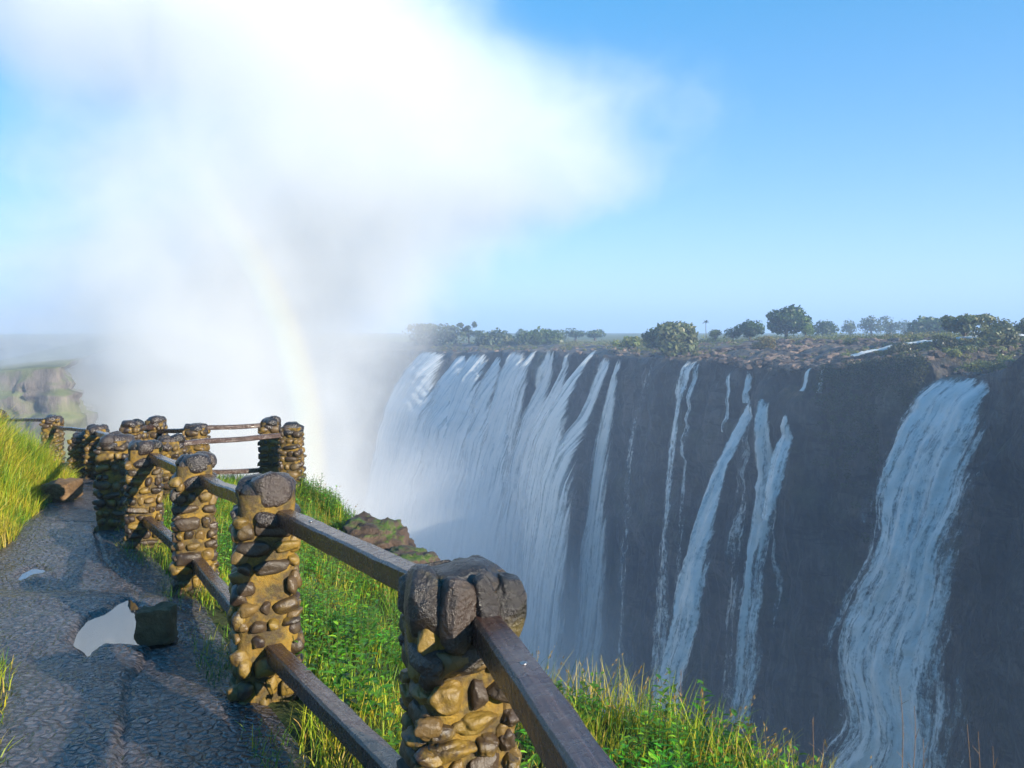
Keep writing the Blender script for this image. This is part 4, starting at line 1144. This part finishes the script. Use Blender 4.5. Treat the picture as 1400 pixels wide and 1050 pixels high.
def build_grass():
    xf = lambda Y: np.interp(Y, *_b(XF)); xe = lambda Y: np.interp(Y, *_b(XE)); xl = lambda Y: np.interp(Y, *_b(XL))
    nearp = lambda X, Y, rs, p: rs.rand(len(X)) < p
    # slope right of the fence
    def m1(X, Y, rs):
        keep = (X > xf(Y) + .05 + .12 * np.sin(Y * 5) ) & (X < xe(Y) + .9)
        thin = np.interp(Y, [1, 4, 7, 14], [1, 1, .7, .42])
        patch = .5 + .5 * np.sin(X * 1.7 + 2 * np.sin(Y * .9)) * np.sin(Y * 1.3 + X * .4)
        return keep & (rs.rand(len(X)) < thin * np.clip(.45 + .8 * patch, 0, 1))
    X, Y = scatter(210000, -9, 4, .8, 14.5, m1, 5); n = len(X); rs = np.random.RandomState(6)
    cl = .5 + .5 * np.sin(X * 2.3 + np.sin(Y * 1.7) * 2) * np.sin(Y * 2.9 + X)
    H = rs.uniform(.07, .22, n) * (.55 + .75 * cl) ; W = rs.uniform(.004, .009, n)
    o = blades('grass', X, Y, H, W, 1.0, (1.6, 2.6, 3.8, 3.2, 1.6, .5), 3); tag(o, kind='stuff')
    # tall seeding grass along the brink, near and right of the nearest pillar
    def m2(X, Y, rs):
        d = xe(Y) - X
        keep = (d < .85) & (d > -.55) & (Y > 3.2)
        return keep & (rs.rand(len(X)) < np.interp(Y, [3, 5, 7, 14], [1, .9, .5, .3]))
    X, Y = scatter(60000, -6, 4, 3.0, 13.5, m2, 15); n = len(X); rs = np.random.RandomState(16)
    H = rs.uniform(.18, .5, n) ** 1.0 * np.interp(Y, [3, 6.3, 7.4, 9, 11, 13], [.95, 1.0, .7, .65, .85, .7]); W = rs.uniform(.003, .007, n)
    o = blades('grass', X, Y, H, W, .75, (.6, 1.8, 3.4, 3.4, 2.6, .3), 4, heads=.10, seg=4); tag(o, kind='stuff')
    # grassy bank left of the path
    def m3(X, Y, rs):
        l = xl(Y) - X
        keep = (l > -.12) & (l < 6.5) & (Y > 6.6)
        return keep & (rs.rand(len(X)) < np.interp(l, [0, .8, 3, 6], [1, 1, .55, .3]))
    X, Y = scatter(260000, -17, -4.5, 6.6, 16.5, m3, 25); n = len(X); rs = np.random.RandomState(26)
    l = xl(Y) - X
    cl = .5 + .5 * np.sin(X * 2.6 + np.sin(Y * 1.9) * 2) * np.sin(Y * 2.4 + X * .7)
    H = rs.uniform(.22, .62, n) * (.5 + .8 * cl) * np.interp(l, [-.1, .2, .8], [.45, .95, 1.2]); W = rs.uniform(.006, .012, n)
    o = blades('grass', X, Y, H, W, .95, (.8, 1.8, 4.0, 4.0, 2.0, .4), 9, seg=3); tag(o, kind='stuff')
    # verge at the near left
    def m4(X, Y, rs):
        l = xl(Y) - X
        return (l > -.10) & (l < 1.6) & (Y > 2.6) & (Y < 6.2)
    X, Y = scatter(26000, -6.5, -1.6, 2.4, 6.2, m4, 35); n = len(X); rs = np.random.RandomState(36)
    l = xl(Y) - X
    H = rs.uniform(.1, .34, n) * np.interp(l, [-.1, .25, .8], [.4, .9, 1.2]) * np.interp(Y, [2.5, 5, 6.2], [1, 1, .35]); W = rs.uniform(.004, .009, n)
    o = blades('grass', X, Y, H, W, .95, (2, 3, 3, 1.5, .8, 1.2), 10); tag(o, kind='stuff')
    # short grass, shade put in as darker greens, at the feet of the pillars and in the bay
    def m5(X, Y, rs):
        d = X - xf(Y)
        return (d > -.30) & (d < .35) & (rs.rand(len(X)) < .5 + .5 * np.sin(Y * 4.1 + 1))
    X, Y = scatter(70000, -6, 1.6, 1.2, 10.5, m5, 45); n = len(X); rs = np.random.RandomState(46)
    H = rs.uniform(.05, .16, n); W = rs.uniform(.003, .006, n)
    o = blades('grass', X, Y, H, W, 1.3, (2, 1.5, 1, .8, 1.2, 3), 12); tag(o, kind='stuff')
    def m6(X, Y, rs):
        return (X > np.interp(Y, [9.3, 11, 12.6, 13.4, 14], [-4.9, -5.8, -6.7, -7.2, -7.9]) + .05) & (X < xe(Y) + .3)
    X, Y = scatter(26000, -8, -2.5, 9.4, 14.3, m6, 55); n = len(X); rs = np.random.RandomState(56)
    o = blades('grass', X, Y, rs.uniform(.08, .26, n), rs.uniform(.005, .009, n), .9, (3, 2, 2, 1, .8, 2), 13); tag(o, kind='stuff')

def leaf_geo(rs, c, d, L, W, cup=.15):
    """one pointed oval leaf: 3 quads folded along the midrib"""
    d = d / np.linalg.norm(d); s = np.cross(d, [0, 0, 1]); s /= max(np.linalg.norm(s), 1e-6); u = np.cross(s, d)
    pts = []
    for t, w_ in ((0, .05), (.3, .9), (.65, .8), (1, .0)):
        m_ = c + d * L * t + u * L * (-.22 * t * t)
        pts += [m_ - s * W * .5 * w_ + u * W * cup * w_, m_, m_ + s * W * .5 * w_ + u * W * cup * w_]
    f = []
    for k in range(3):
        a = k * 3; f += [(a, a + 1, a + 4, a + 3), (a + 1, a + 2, a + 5, a + 4)]
    return np.array(pts), np.array(f)
def weed_geo(seed, h=.35, stems=5, leaf=.07, spread=.16, colr=(.06, .22, .015), lpn=11):
    rs = np.random.RandomState(seed); V, Fc, C, n0 = [], [], [], 0
    for s_ in range(stems):
        a = rs.uniform(0, 6.28); b = np.array([math.cos(a), math.sin(a), 0]) * rs.uniform(.1, 1) * spread * .6
        top = b * 1.7 + np.array([rs.normal(0, .03), rs.normal(0, .03), h * rs.uniform(.7, 1.1)])
        # stem: thin 3-sided prism
        ring = np.array([[1, 0, 0], [-.5, .87, 0], [-.5, -.87, 0]]) * .003
        V.append(np.concatenate([b + ring, top + ring * .5])); Fc.append(np.array([(0, 1, 4, 3), (1, 2, 5, 4), (2, 0, 3, 5)]) + n0); C.append(np.tile([.06, .09, .02], (6, 1))); n0 += 6
        for k in range(lpn):
            t = .18 + .82 * (k + rs.rand() * .6) / lpn; c_ = b + (top - b) * t
            ang = k * 2.4 + rs.rand(); d = np.array([math.cos(ang), math.sin(ang), rs.uniform(.25, .8)])
            L = leaf * rs.uniform(.65, 1.2) * (1.1 - .45 * t)
            v, f = leaf_geo(rs, c_, d, L, L * .48)
            V.append(v); Fc.append(f + n0); n0 += len(v)
            C.append(np.tile(np.array(colr) * rs.uniform(.6, 1.45) * np.array([rs.uniform(.8, 1.5), 1, 1]), (len(v), 1)))
    return np.concatenate(V), np.concatenate(Fc), np.concatenate(C)

def build_weeds():
    # ground cover of broad leaves between the grass: uncountable
    rs = np.random.RandomState(77); V, Fc, C, n0 = [], [], [], 0
    T = [weed_geo(100 + i, .16 + .04 * i, 4, .06, .12, [(.07, .30, .012), (.13, .35, .018), (.07, .22, .015)][i % 3], 8) for i in range(6)]
    cnt = 0
    while cnt < 1250:
        y = rs.uniform(2.2, 12.5); a, b = np.interp(y, *_b(XF)), np.interp(y, *_b(XE))
        x = rs.uniform(a + .2, b + .3)
        g = math.sin(x * 1.9 + 1.2 * math.sin(y * 1.1)) * math.sin(y * 1.7 + .6)
        if g < -.1 and rs.rand() < .8: continue
        v, f, c = T[rs.randint(6)]; s = rs.uniform(.7, 1.25); q = rs.uniform(0, 6.28)
        v = v * s; v = np.stack([v[:, 0] * math.cos(q) - v[:, 1] * math.sin(q), v[:, 0] * math.sin(q) + v[:, 1] * math.cos(q), v[:, 2]], 1)
        V.append(v + np.array([x, y, float(gz(x, y)) - .02])); Fc.append(f + n0); n0 += len(v); C.append(c * rs.uniform(.75, 1.25)); cnt += 1
    o = mesh_obj('weeds', np.concatenate(V), np.concatenate(Fc), M['leafy'], smooth=False, colr=np.concatenate(C)); tag(o, kind='stuff')
    # the leafy plants one can pick out
    def plant(px, py, d, h, label, seed, stems=7, leaf=.085, colr=(.05, .18, .015), spread=.2, lpn=13):
        p = P(px, py, d)
        v, f, c = weed_geo(seed, h, stems, leaf, spread, colr, lpn)
        o = mesh_obj('leafy_plant', v, f, M['leafy'], smooth=False, colr=c); z = float(gz(p.x, p.y)); o.location = (p.x, p.y, z - .02)
        tag(o, label, 'plant', 'leafy plants in the grass')
    plant(938, 985, 5.15, .50, 'tallest bright green leafy plant on the brink, in front of the leaping waterfall', 1, 7, .10)
    plant(1005, 1000, 4.9, .40, 'bright green leafy plant on the brink, below the long white waterfall', 2, 8, .10)
    plant(1062, 1030, 4.55, .34, 'rightmost leafy plant on the brink, beside bare dry stems', 3, 8, .09, (.07, .2, .016))
    plant(482, 945, 3.9, .42, 'leafy green plant left of the nearest pillar, between the two rails', 4, 9, .085)
    plant(492, 850, 5.3, .34, 'dense low green plant under the top rail before the nearest pillar', 5, 10, .075)
    plant(432, 800, 6.2, .40, 'leafy plant with upright stems behind the second pillar', 6, 8, .08, (.075, .18, .02))
    plant(306, 770, 7.3, .45, 'leafy plant between the second and third pillars', 7, 8, .08)
    plant(482, 712, 10.2, .40, 'small leafy bush in front of the mossy boulder', 8, 12, .09, (.04, .13, .014), .28)
    plant(150, 672, 11.8, .5, 'dark leafy plant growing in the bay behind the path', 9, 10, .10, (.035, .09, .02), .3)
    # dry bare stems standing up from the brink
    def dry(pxs, label, seed):
        rs2 = np.random.RandomState(seed); pile = Pile()
        base = None
        for (pb, yb, pt, yt, d) in pxs:
            a, b = np.array(P(pb, yb, d)), np.array(P(pt, yt, d)); a[2] = float(gz(a[0], a[1])) - .05
            if base is None: base = a.copy()
            n = 12; pts = [a + (b - a) * (i / n) + np.array([.012 * math.sin(i * .7 + seed), 0, 0]) * (i / n) for i in range(n + 1)]
            for i in range(n):
                r0, r1 = .0045 * (1 - .7 * i / n), .0045 * (1 - .7 * (i + 1) / n)
                ring = np.array([[1, 0, 0], [-.5, .87, 0], [-.5, -.87, 0]])
                pile.add(np.concatenate([pts[i] + ring * r0, pts[i + 1] + ring * r1]) - base, np.array([(0, 1, 4), (0, 4, 3), (1, 2, 5), (1, 5, 4), (2, 0, 3), (2, 3, 5)]), 0, (.20, .13, .09))
                if i > 4 and rs2.rand() < .4:
                    e = pts[i] + np.array([rs2.uniform(-.05, .05), 0, rs2.uniform(.02, .06)])
                    pile.add(np.concatenate([pts[i] + ring * .002, e + ring * .001]) - base, np.array([(0, 1, 4), (0, 4, 3), (1, 2, 5), (1, 5, 4), (2, 0, 3), (2, 3, 5)]), 0, (.18, .12, .08))
        o = pile.build('dry_stem', [M['grass']], smooth=False); o.location = tuple(base)
        tag(o, label, 'dry plant', 'dry stems on the brink')
    dry([(1240, 1075, 1230, 938, 4.0), (1243, 1075, 1250, 965, 4.0), (1250, 1075, 1262, 1010, 4.0)], 'tall bare dry stems standing before the largest waterfall', 1)
    dry([(1330, 1080, 1325, 990, 3.9), (1336, 1080, 1340, 1000, 3.9), (1352, 1090, 1360, 1020, 3.9)], 'small bare dry stems at the bottom right corner', 2)
    dry([(1103, 1060, 1115, 980, 4.4), (1108, 1062, 1130, 1010, 4.4)], 'pale dry stalks right of the last leafy plant', 3)
    dry([(930, 1000, 933, 915, 5.1)], 'single thin dark stem above the tallest leafy plant', 4)
# ---------------------------------------------------------------- trees on the far plateau
def leaf_cloud(rs, blobs, n, size, colr, var=.35, gap=.0):
    """n leaf cards spread through the volume of the blobs (centre, radii); returns V,F,C"""
    w_ = np.array([b[1][0] * b[1][1] * b[1][2] for b in blobs]) ** .75; w_ = w_ / w_.sum()
    k = rs.choice(len(blobs), n, p=w_)
    c0 = np.array([b[0] for b in blobs])[k]; r0 = np.array([b[1] for b in blobs])[k]
    d = rs.normal(0, 1, (n, 3)); d /= np.linalg.norm(d, axis=1, keepdims=True)
    rad = rs.uniform(.45, 1.05, (n, 1)) ** .6
    # uneven surface: clumps and gaps
    lump = np.array([mn.noise(Vector((q[0] * 2.2 + kk * 3.1, q[1] * 2.2, q[2] * 2.2))) for q, kk in zip(d, k)])[:, None]
    c = c0 + d * r0 * rad * (1 + .35 * lump)
    keep = (lump[:, 0] > -.42 - gap) | (rs.rand(n) < .35)
    c = c[keep]; d = d[keep]; k = k[keep]; n = len(c)
    nr = d + rs.normal(0, .55, (n, 3)); nr /= np.linalg.norm(nr, axis=1, keepdims=True)
    a = np.cross(nr, rs.normal(0, 1, (n, 3))); a /= np.maximum(np.linalg.norm(a, axis=1, keepdims=True), 1e-6); b = np.cross(nr, a)
    s = size * rs.uniform(.55, 1.3, (n, 1))
    V = np.stack([c - a * s, c - b * s * .55, c + a * s, c + b * s * .55], 1).reshape(-1, 3)
    Fq = np.arange(n * 4).reshape(-1, 4)
    tone = (1 + var * (np.array([mn.noise(Vector((q[0] * .45, q[1] * .45, q[2] * .45))) for q in c]) * 1.6))[:, None] * rs.uniform(.75, 1.25, (n, 1))
    C = np.repeat(np.array(colr)[None] * np.clip(tone, .35, 2) * np.concatenate([rs.uniform(.85, 1.25, (n, 1)), np.ones((n, 2))], 1), 4, axis=0)
    return V, Fq, C
def trunk_geo(pts, r0, r1):
    n = len(pts); V = []; m_ = 7
    for i, p in enumerate(pts):
        r_ = r0 + (r1 - r0) * i / (n - 1)
        for j in range(m_): a = 6.283 * j / m_; V.append((p[0] + math.cos(a) * r_, p[1] + math.sin(a) * r_, p[2]))
    f = [(i * m_ + j, i * m_ + (j + 1) % m_, (i + 1) * m_ + (j + 1) % m_, (i + 1) * m_ + j) for i in range(n - 1) for j in range(m_)]
    return np.array(V), np.array(f)
def tree(name, px, ybase, d, wpx, hpx, label, cat, colr, kind='round', group=None, seed=1, n=2600, leaf=None, zbase=None):
    rs = np.random.RandomState(seed); m = F / d
    W, H = 1.12 * wpx / m, hpx / m
    loc = P(px, ybase, d)
    root = empty(name, loc); tag(root, label, cat, group)
    blobs = []
    if kind == 'round':
        for i in range(13):
            a = rs.uniform(0, 6.28); r_ = rs.uniform(0, .33) * W; z = rs.uniform(.16, .80) * H
            rr_ = rs.uniform(.17, .28) * W
            blobs.append(((math.cos(a) * r_, math.sin(a) * r_ * .9, z), (rr_, rr_, rr_ * rs.uniform(.65, .9) * min(1.1, H / W * 1.2))))
    elif kind == 'bush':
        for i in range(14):
            a = rs.uniform(0, 6.28); r_ = rs.uniform(.05, .38) * W
            z = rs.uniform(.15, .72 - .5 * r_ / W) * H; rr_ = rs.uniform(.13, .22) * W
            blobs.append(((math.cos(a) * r_, math.sin(a) * r_ * .7, z), (rr_, rr_, min(rr_, H * .33))))
    elif kind == 'umbrella':
        for i in range(9):
            a = rs.uniform(0, 6.28); r_ = rs.uniform(.05, .42) * W
            blobs.append(((math.cos(a) * r_, math.sin(a) * r_ * .7, H * rs.uniform(.45, .92)), (W * rs.uniform(.1, .2), W * .15, H * rs.uniform(.07, .15))))
    elif kind == 'palm':
        blobs = []
    th = H * (.55 if kind in ('round', 'umbrella') else .4 if kind == 'bush' else .9)
    pts = [(mn.noise(Vector((seed, t * 2, 0))) * .05 * W, 0, -1.0 + (th + 1.0) * t) for t in np.linspace(0, 1, 7)]
    tv, tf = trunk_geo(pts, max(.06, .045 * W if kind != 'palm' else .10), max(.03, .02 * W if kind != 'palm' else .08))
    pile = Pile(); pile.add(tv, tf, 0, (.1, .08, .06))
    for b in blobs[:8]:
        q = np.array(pts[4 if kind != 'bush' else 2]); e = np.array(b[0]); mid = (q + e) / 2 + np.array([0, 0, .06 * H])
        lv, lf = trunk_geo([tuple(q), tuple(mid), tuple(e)], max(.04, .02 * W), .02); pile.add(lv, lf, 0, (.1, .08, .06))
    pile.build('trunk', [M['bark']], root)
    if kind == 'palm':
        V, Fq, C, n0 = [], [], [], 0
        for i in range(26):
            a = i * 2.4; el = rs.uniform(-.2, .9)
            dr = np.array([math.cos(a) * math.cos(el), math.sin(a) * math.cos(el), math.sin(el)])
            v, f = leaf_geo(rs, np.array([pts[-1][0], 0, th]), dr, W * .55, W * .13); V.append(v); Fq.append(f + n0); n0 += len(v); C.append(np.tile(np.array(colr) * rs.uniform(.7, 1.2), (len(v), 1)))
        V, Fq, C = np.concatenate(V), np.concatenate(Fq), np.concatenate(C)
    else:
        V, Fq, C = leaf_cloud(rs, blobs, n, leaf or max(.2, .042 * W), colr, gap=(0 if kind != 'umbrella' else -.2))
    mesh_obj('crown', V, Fq, M['leafy'], root, smooth=False, colr=C)
    return root

def build_trees():
    GA = 'trees and bushes along the far cliff top'
    dk, md, gy, lt, hz = (.042, .085, .022), (.07, .11, .028), (.11, .135, .058), (.13, .21, .04), (.08, .11, .05)
    T = [ # name, px, ybase, d, w, h, label, cat, colour, kind, n
     ('bush', 920, 482, 176, 80, 47, 'large grey-green bush leaning over the lip of the cliff above two thin waterfalls', 'bush', gy, 'bush', 5200),
     ('tree', 1076, 460, 205, 56, 44, 'biggest dark green round tree on the plateau skyline', 'tree', dk, 'round', 4200),
     ('tree', 1101, 460, 200, 24, 33, 'light green tree pressed against the right side of the biggest dark tree', 'tree', lt, 'round', 1800),
     ('bush', 1026, 461, 200, 40, 25, 'dark rounded bush left of the biggest dark tree', 'bush', dk, 'bush', 2400),
     ('bush', 1126, 459, 260, 36, 28, 'low dark rounded bush right of the light green tree', 'bush', dk, 'bush', 1800),
     ('bush', 1002, 462, 205, 26, 17, 'small dark bush left of the dark rounded bush', 'bush', md, 'bush', 1200),
     ('bush', 978, 462, 205, 22, 15, 'small bush beside the tiny palm', 'bush', md, 'bush', 1000),
     ('palm_tree', 965, 458, 240, 9, 19, 'tiny lone palm on the skyline right of the large grey-green bush', 'palm tree', md, 'palm', 0),
     ('tree', 1163, 458, 330, 26, 21, 'small pale grey tree, left of a row of pale trees on the skyline', 'tree', hz, 'round', 900),
     ('tree', 1191, 458, 330, 34, 27, 'tallest of the pale grey trees on the skyline', 'tree', hz, 'round', 1100),
     ('tree', 1218, 458, 330, 32, 25, 'pale grey tree between the tallest pale one and a narrow one', 'tree', hz, 'round', 1000),
     ('tree', 1237, 458, 330, 20, 24, 'narrow pale grey tree left of the long green thicket', 'tree', hz, 'round', 700),
     ('bush', 1268, 460, 240, 70, 30, 'long green thicket left of the sparse flat-topped tree', 'bush', (.045, .085, .025), 'bush', 2600),
     ('acacia_tree', 1318, 474, 130, 74, 46, 'sparse flat-topped acacia with bare branches near the right edge', 'tree', gy, 'umbrella', 1500),
     ('bush', 1365, 470, 120, 60, 36, 'loose pale green bush right of the sparse acacia', 'bush', (.10, .12, .05), 'bush', 2400),
     ('bush', 1400, 462, 125, 40, 30, 'bush cut off by the right edge of the view', 'bush', (.09, .11, .045), 'bush', 1800),
     ('bush', 1290, 478, 122, 44, 22, 'olive scrub bush above the largest waterfall', 'bush', (.08, .09, .035), 'bush', 2000),
     ('bush', 1236, 486, 124, 40, 20, 'olive scrub bush right of the white cascade', 'bush', (.08, .085, .035), 'bush', 1800),
     ('bush', 1165, 474, 150, 24, 14, 'small grey bush on the rocks left of the white cascade', 'bush', gy, 'bush', 1000),
     ('bush', 1046, 478, 160, 34, 20, 'dry yellowish bush on the brown rocks under the biggest dark tree', 'bush', (.16, .14, .045), 'bush', 1600),
     ('tree', 641, 474, 300, 30, 36, 'tallest hazy flat-crowned tree above the misty end of the falls', 'tree', hz, 'umbrella', 1500),
     ('tree', 585, 474, 320, 60, 38, 'hazy tree at the edge of the mist, leftmost above the falls', 'tree', hz, 'round', 1500),
     ('tree', 613, 475, 310, 46, 32, 'hazy round tree left of the tallest flat-crowned one', 'tree', hz, 'round', 1200),
     ('bush', 671, 475, 290, 54, 28, 'hazy round bush right of the tallest flat-crowned tree', 'bush', hz, 'bush', 1400),
     ('bush', 697, 474, 280, 24, 16, 'pale yellowish bush above the straight white falls', 'bush', (.17, .17, .07), 'bush', 900),
     ('bush', 735, 474, 270, 60, 27, 'wide dark bush above the middle of the main curtain', 'bush', md, 'bush', 2200),
     ('bush', 712, 466, 330, 22, 20, 'small bush behind the wide dark one, on its left', 'bush', md, 'bush', 800),
     ('tree', 763, 465, 330, 28, 15, 'distant low tree right of the wide dark bush', 'tree', md, 'round', 800),
     ('tree', 787, 464, 330, 34, 15, 'distant low dark tree in the gap above the main curtain', 'tree', dk, 'round', 800),
     ('tree', 813, 463, 330, 34, 14, 'distant low tree left of the bright reeds', 'tree', md, 'round', 800),
     ('bush', 860, 474, 195, 44, 16, 'bright yellow-green reed clump left of the large grey-green bush', 'bush', (.16, .20, .05), 'bush', 1600),
    ]
    for i, (nm, px, yb, d, w_, h, lb, ct, cl, kd, n) in enumerate(T):
        tree(nm, px, yb, d, w_, h, lb, ct, cl, kd, GA, 40 + i * 3, max(n, 60))
    # reeds and low scrub of the plateau: uncountable
    rs = np.random.RandomState(8); V, Fq, C, n0 = [], [], [], 0
    for i in range(2800):
        px = rs.uniform(560, 1480); L = lip_at(px); nrm, t = lip_nrm(px)
        if nrm.dot(N0) < 0: nrm = -nrm
        bk = rs.uniform(3, 30) if rs.rand() < .5 else 30 + 70 * rs.rand() ** 1.6
        q = L - nrm * bk
        zt = plat(px) - .2 if bk > 30 else L.z + (plat(px) - L.z) * (bk / 30) ** .75
        s = rs.uniform(.6, 1.7) * (1.0 if bk > 28 else .5)
        cl = [(.17, .18, .05), (.10, .13, .03), (.05, .075, .022), (.22, .19, .08), (.13, .16, .045)][rs.randint(5)]
        v, f, c_ = leaf_cloud(rs, [((0, 0, s * .4), (s * 1.1, s * 1.1, s * .75)), ((s * .7, .3, s * .3), (s * .7, s * .7, s * .5))], 60, .17, cl)
        V.append(v + np.array([q.x, q.y, zt])); Fq.append(f + n0); n0 += len(v); C.append(c_)
    for i in range(560):
        px = rs.uniform(720, 1500) if i < 200 else rs.uniform(1120, 1500); L = lip_at(px); nrm, t = lip_nrm(px)
        if nrm.dot(N0) < 0: nrm = -nrm
        bk = rs.uniform(30, 90) if i < 360 else rs.uniform(3, 26)
        q = L - nrm * bk; zt = plat(px) - .3 if bk > 30 else L.z + (plat(px) - L.z) * (bk / 30) ** .75
        s = rs.uniform(.9, 2.0) * (1 if bk > 28 else .55)
        cl = [(.20, .23, .065), (.13, .17, .042), (.07, .10, .03), (.24, .23, .09), (.15, .18, .06)][rs.randint(5)]
        v, f, c_ = leaf_cloud(rs, [((0, 0, s * .6), (s, s, s * .8)), ((s * .6, .3, s * .4), (s * .8, s * .8, s * .6)), ((-s * .5, .2, s * .9), (s * .6, s * .6, s * .6))], 130, .2, cl)
        V.append(v + np.array([q.x, q.y, zt])); Fq.append(f + n0); n0 += len(v); C.append(c_)
    o = mesh_obj('undergrowth', np.concatenate(V), np.concatenate(Fq), M['leafy'], smooth=False, colr=np.concatenate(C)); tag(o, kind='stuff')
    # loose brown rocks of the terrace: uncountable
    V, Fq, C, n0 = [], [], [], 0
    for i in range(1800):
        px = rs.normal(1055, 95) if rs.rand() < .7 else rs.uniform(600, 1420); L = lip_at(px); nrm, t = lip_nrm(px)
        if nrm.dot(N0) < 0: nrm = -nrm
        bk = rs.uniform(-.5, 26); q = L - nrm * bk
        s = (rs.uniform(.2, .75) ** 1.3) * (1.5 if 930 < px < 1160 else .9)
        v, f = ico(2); sd = rs.uniform(0, 90)
        d = np.array([mn.noise(Vector((a[0] * 1.2 + sd, a[1] * 1.2, a[2] * 1.2))) for a in v])
        v = np.sign(v) * np.abs(v) ** .7 * (1 + .5 * d[:, None]) * np.array([s * rs.uniform(.8, 1.5), s * rs.uniform(.8, 1.5), s * rs.uniform(.5, 1)])
        zt = L.z + (plat(px) - L.z) * max(0, bk / 30) ** .75
        V.append(v + np.array([q.x, q.y, zt + .1])); Fq.append(f + n0); n0 += len(v); C.append(np.tile(np.array([.125, .090, .070]) * rs.uniform(.3, 2.0), (len(v), 1)))
    o = mesh_obj('rubble', np.concatenate(V), np.concatenate(Fq), M['rubble'], smooth=False, colr=np.concatenate(C)); tag(o, kind='stuff')
    # scrub hanging on the shaded cliff left of the largest fall
    V, Fq, C, n0 = [], [], [], 0
    for i in range(520):
        px = rs.uniform(1128, 1275); dn = abs(rs.normal(0, 1)) * 11 * (.4 + .6 * math.sin(max(0, min(3.14, (px - 1120) / 160 * 3.14)))) 
        L = lip_at(px); nrm, t = lip_nrm(px)
        if nrm.dot(N0) < 0: nrm = -nrm
        q = L + nrm * (1.0 + .5 * dn ** .5 + .03 * dn); s = rs.uniform(.5, 1.1)
        cl = [(.035, .05, .018), (.06, .065, .025), (.05, .075, .022)][rs.randint(3)]
        v, f, c_ = leaf_cloud(rs, [((0, 0, 0), (s, s, s * .8))], 46, .17, cl)
        V.append(v + np.array([q.x, q.y, L.z - dn + .3])); Fq.append(f + n0); n0 += len(v); C.append(c_)
    o = mesh_obj('shrubbery', np.concatenate(V), np.concatenate(Fq), M['leafy'], smooth=False, colr=np.concatenate(C)); tag(o, kind='stuff')
    # far-off woods on the left that read as one mass
    V, Fq, C, n0 = [], [], [], 0
    for i in range(420):
        px = rs.uniform(-60, 420); d = rs.uniform(560, 760) if rs.rand() < .7 else rs.uniform(900, 1500)
        x = (px - CX) / F * d; s = rs.uniform(3.5, 7) * (1 if d < 800 else 1.5)
        v, f, c_ = leaf_cloud(rs, [((0, 0, s * .6), (s, s, s * .7)), ((s * .5, 0, s * .9), (s * .6, s * .6, s * .5))], 44, 1.1 * (1 if d < 800 else 1.8), (.030, .055, .022))
        V.append(v + np.array([x, d, CZ - 17.5 + (d - 560) * .0055])); Fq.append(f + n0); n0 += len(v); C.append(c_)
    o = mesh_obj('woods', np.concatenate(V), np.concatenate(Fq), M['leafy'], smooth=False, colr=np.concatenate(C)); tag(o, kind='stuff')
for k, fn in dict(cliff=mat_cliff, plateau=mat_plateau, far_cliff=mat_far_cliff, hills=mat_hills, water_fall=mat_water_fall, water_veil=mat_water_veil, mist=mat_mist, haze=mat_haze,
                  soil=mat_soil, path=mat_path, puddle=mat_puddle, mortar=mat_mortar, cobble=mat_cobble, wet_stone=mat_wet_stone, rail=mat_rail, block=mat_block,
                  boulder=mat_boulder, steel=mat_steel, bark=mat_bark, rubble=mat_rubble, spray=mat_spray, rainbow=mat_rainbow).items(): M[k] = fn()
M['grass'] = mat_leaf('grass', .4, .5); M['leafy'] = mat_leaf('leafy', .35, .42)
build_cliff(); build_far_bank(); build_falls(); build_cascade()
build_ground(); build_fences(); build_blocks(); build_grass(); build_weeds(); build_trees()
build_mist(); build_spray(); build_rainbow(); build_haze()
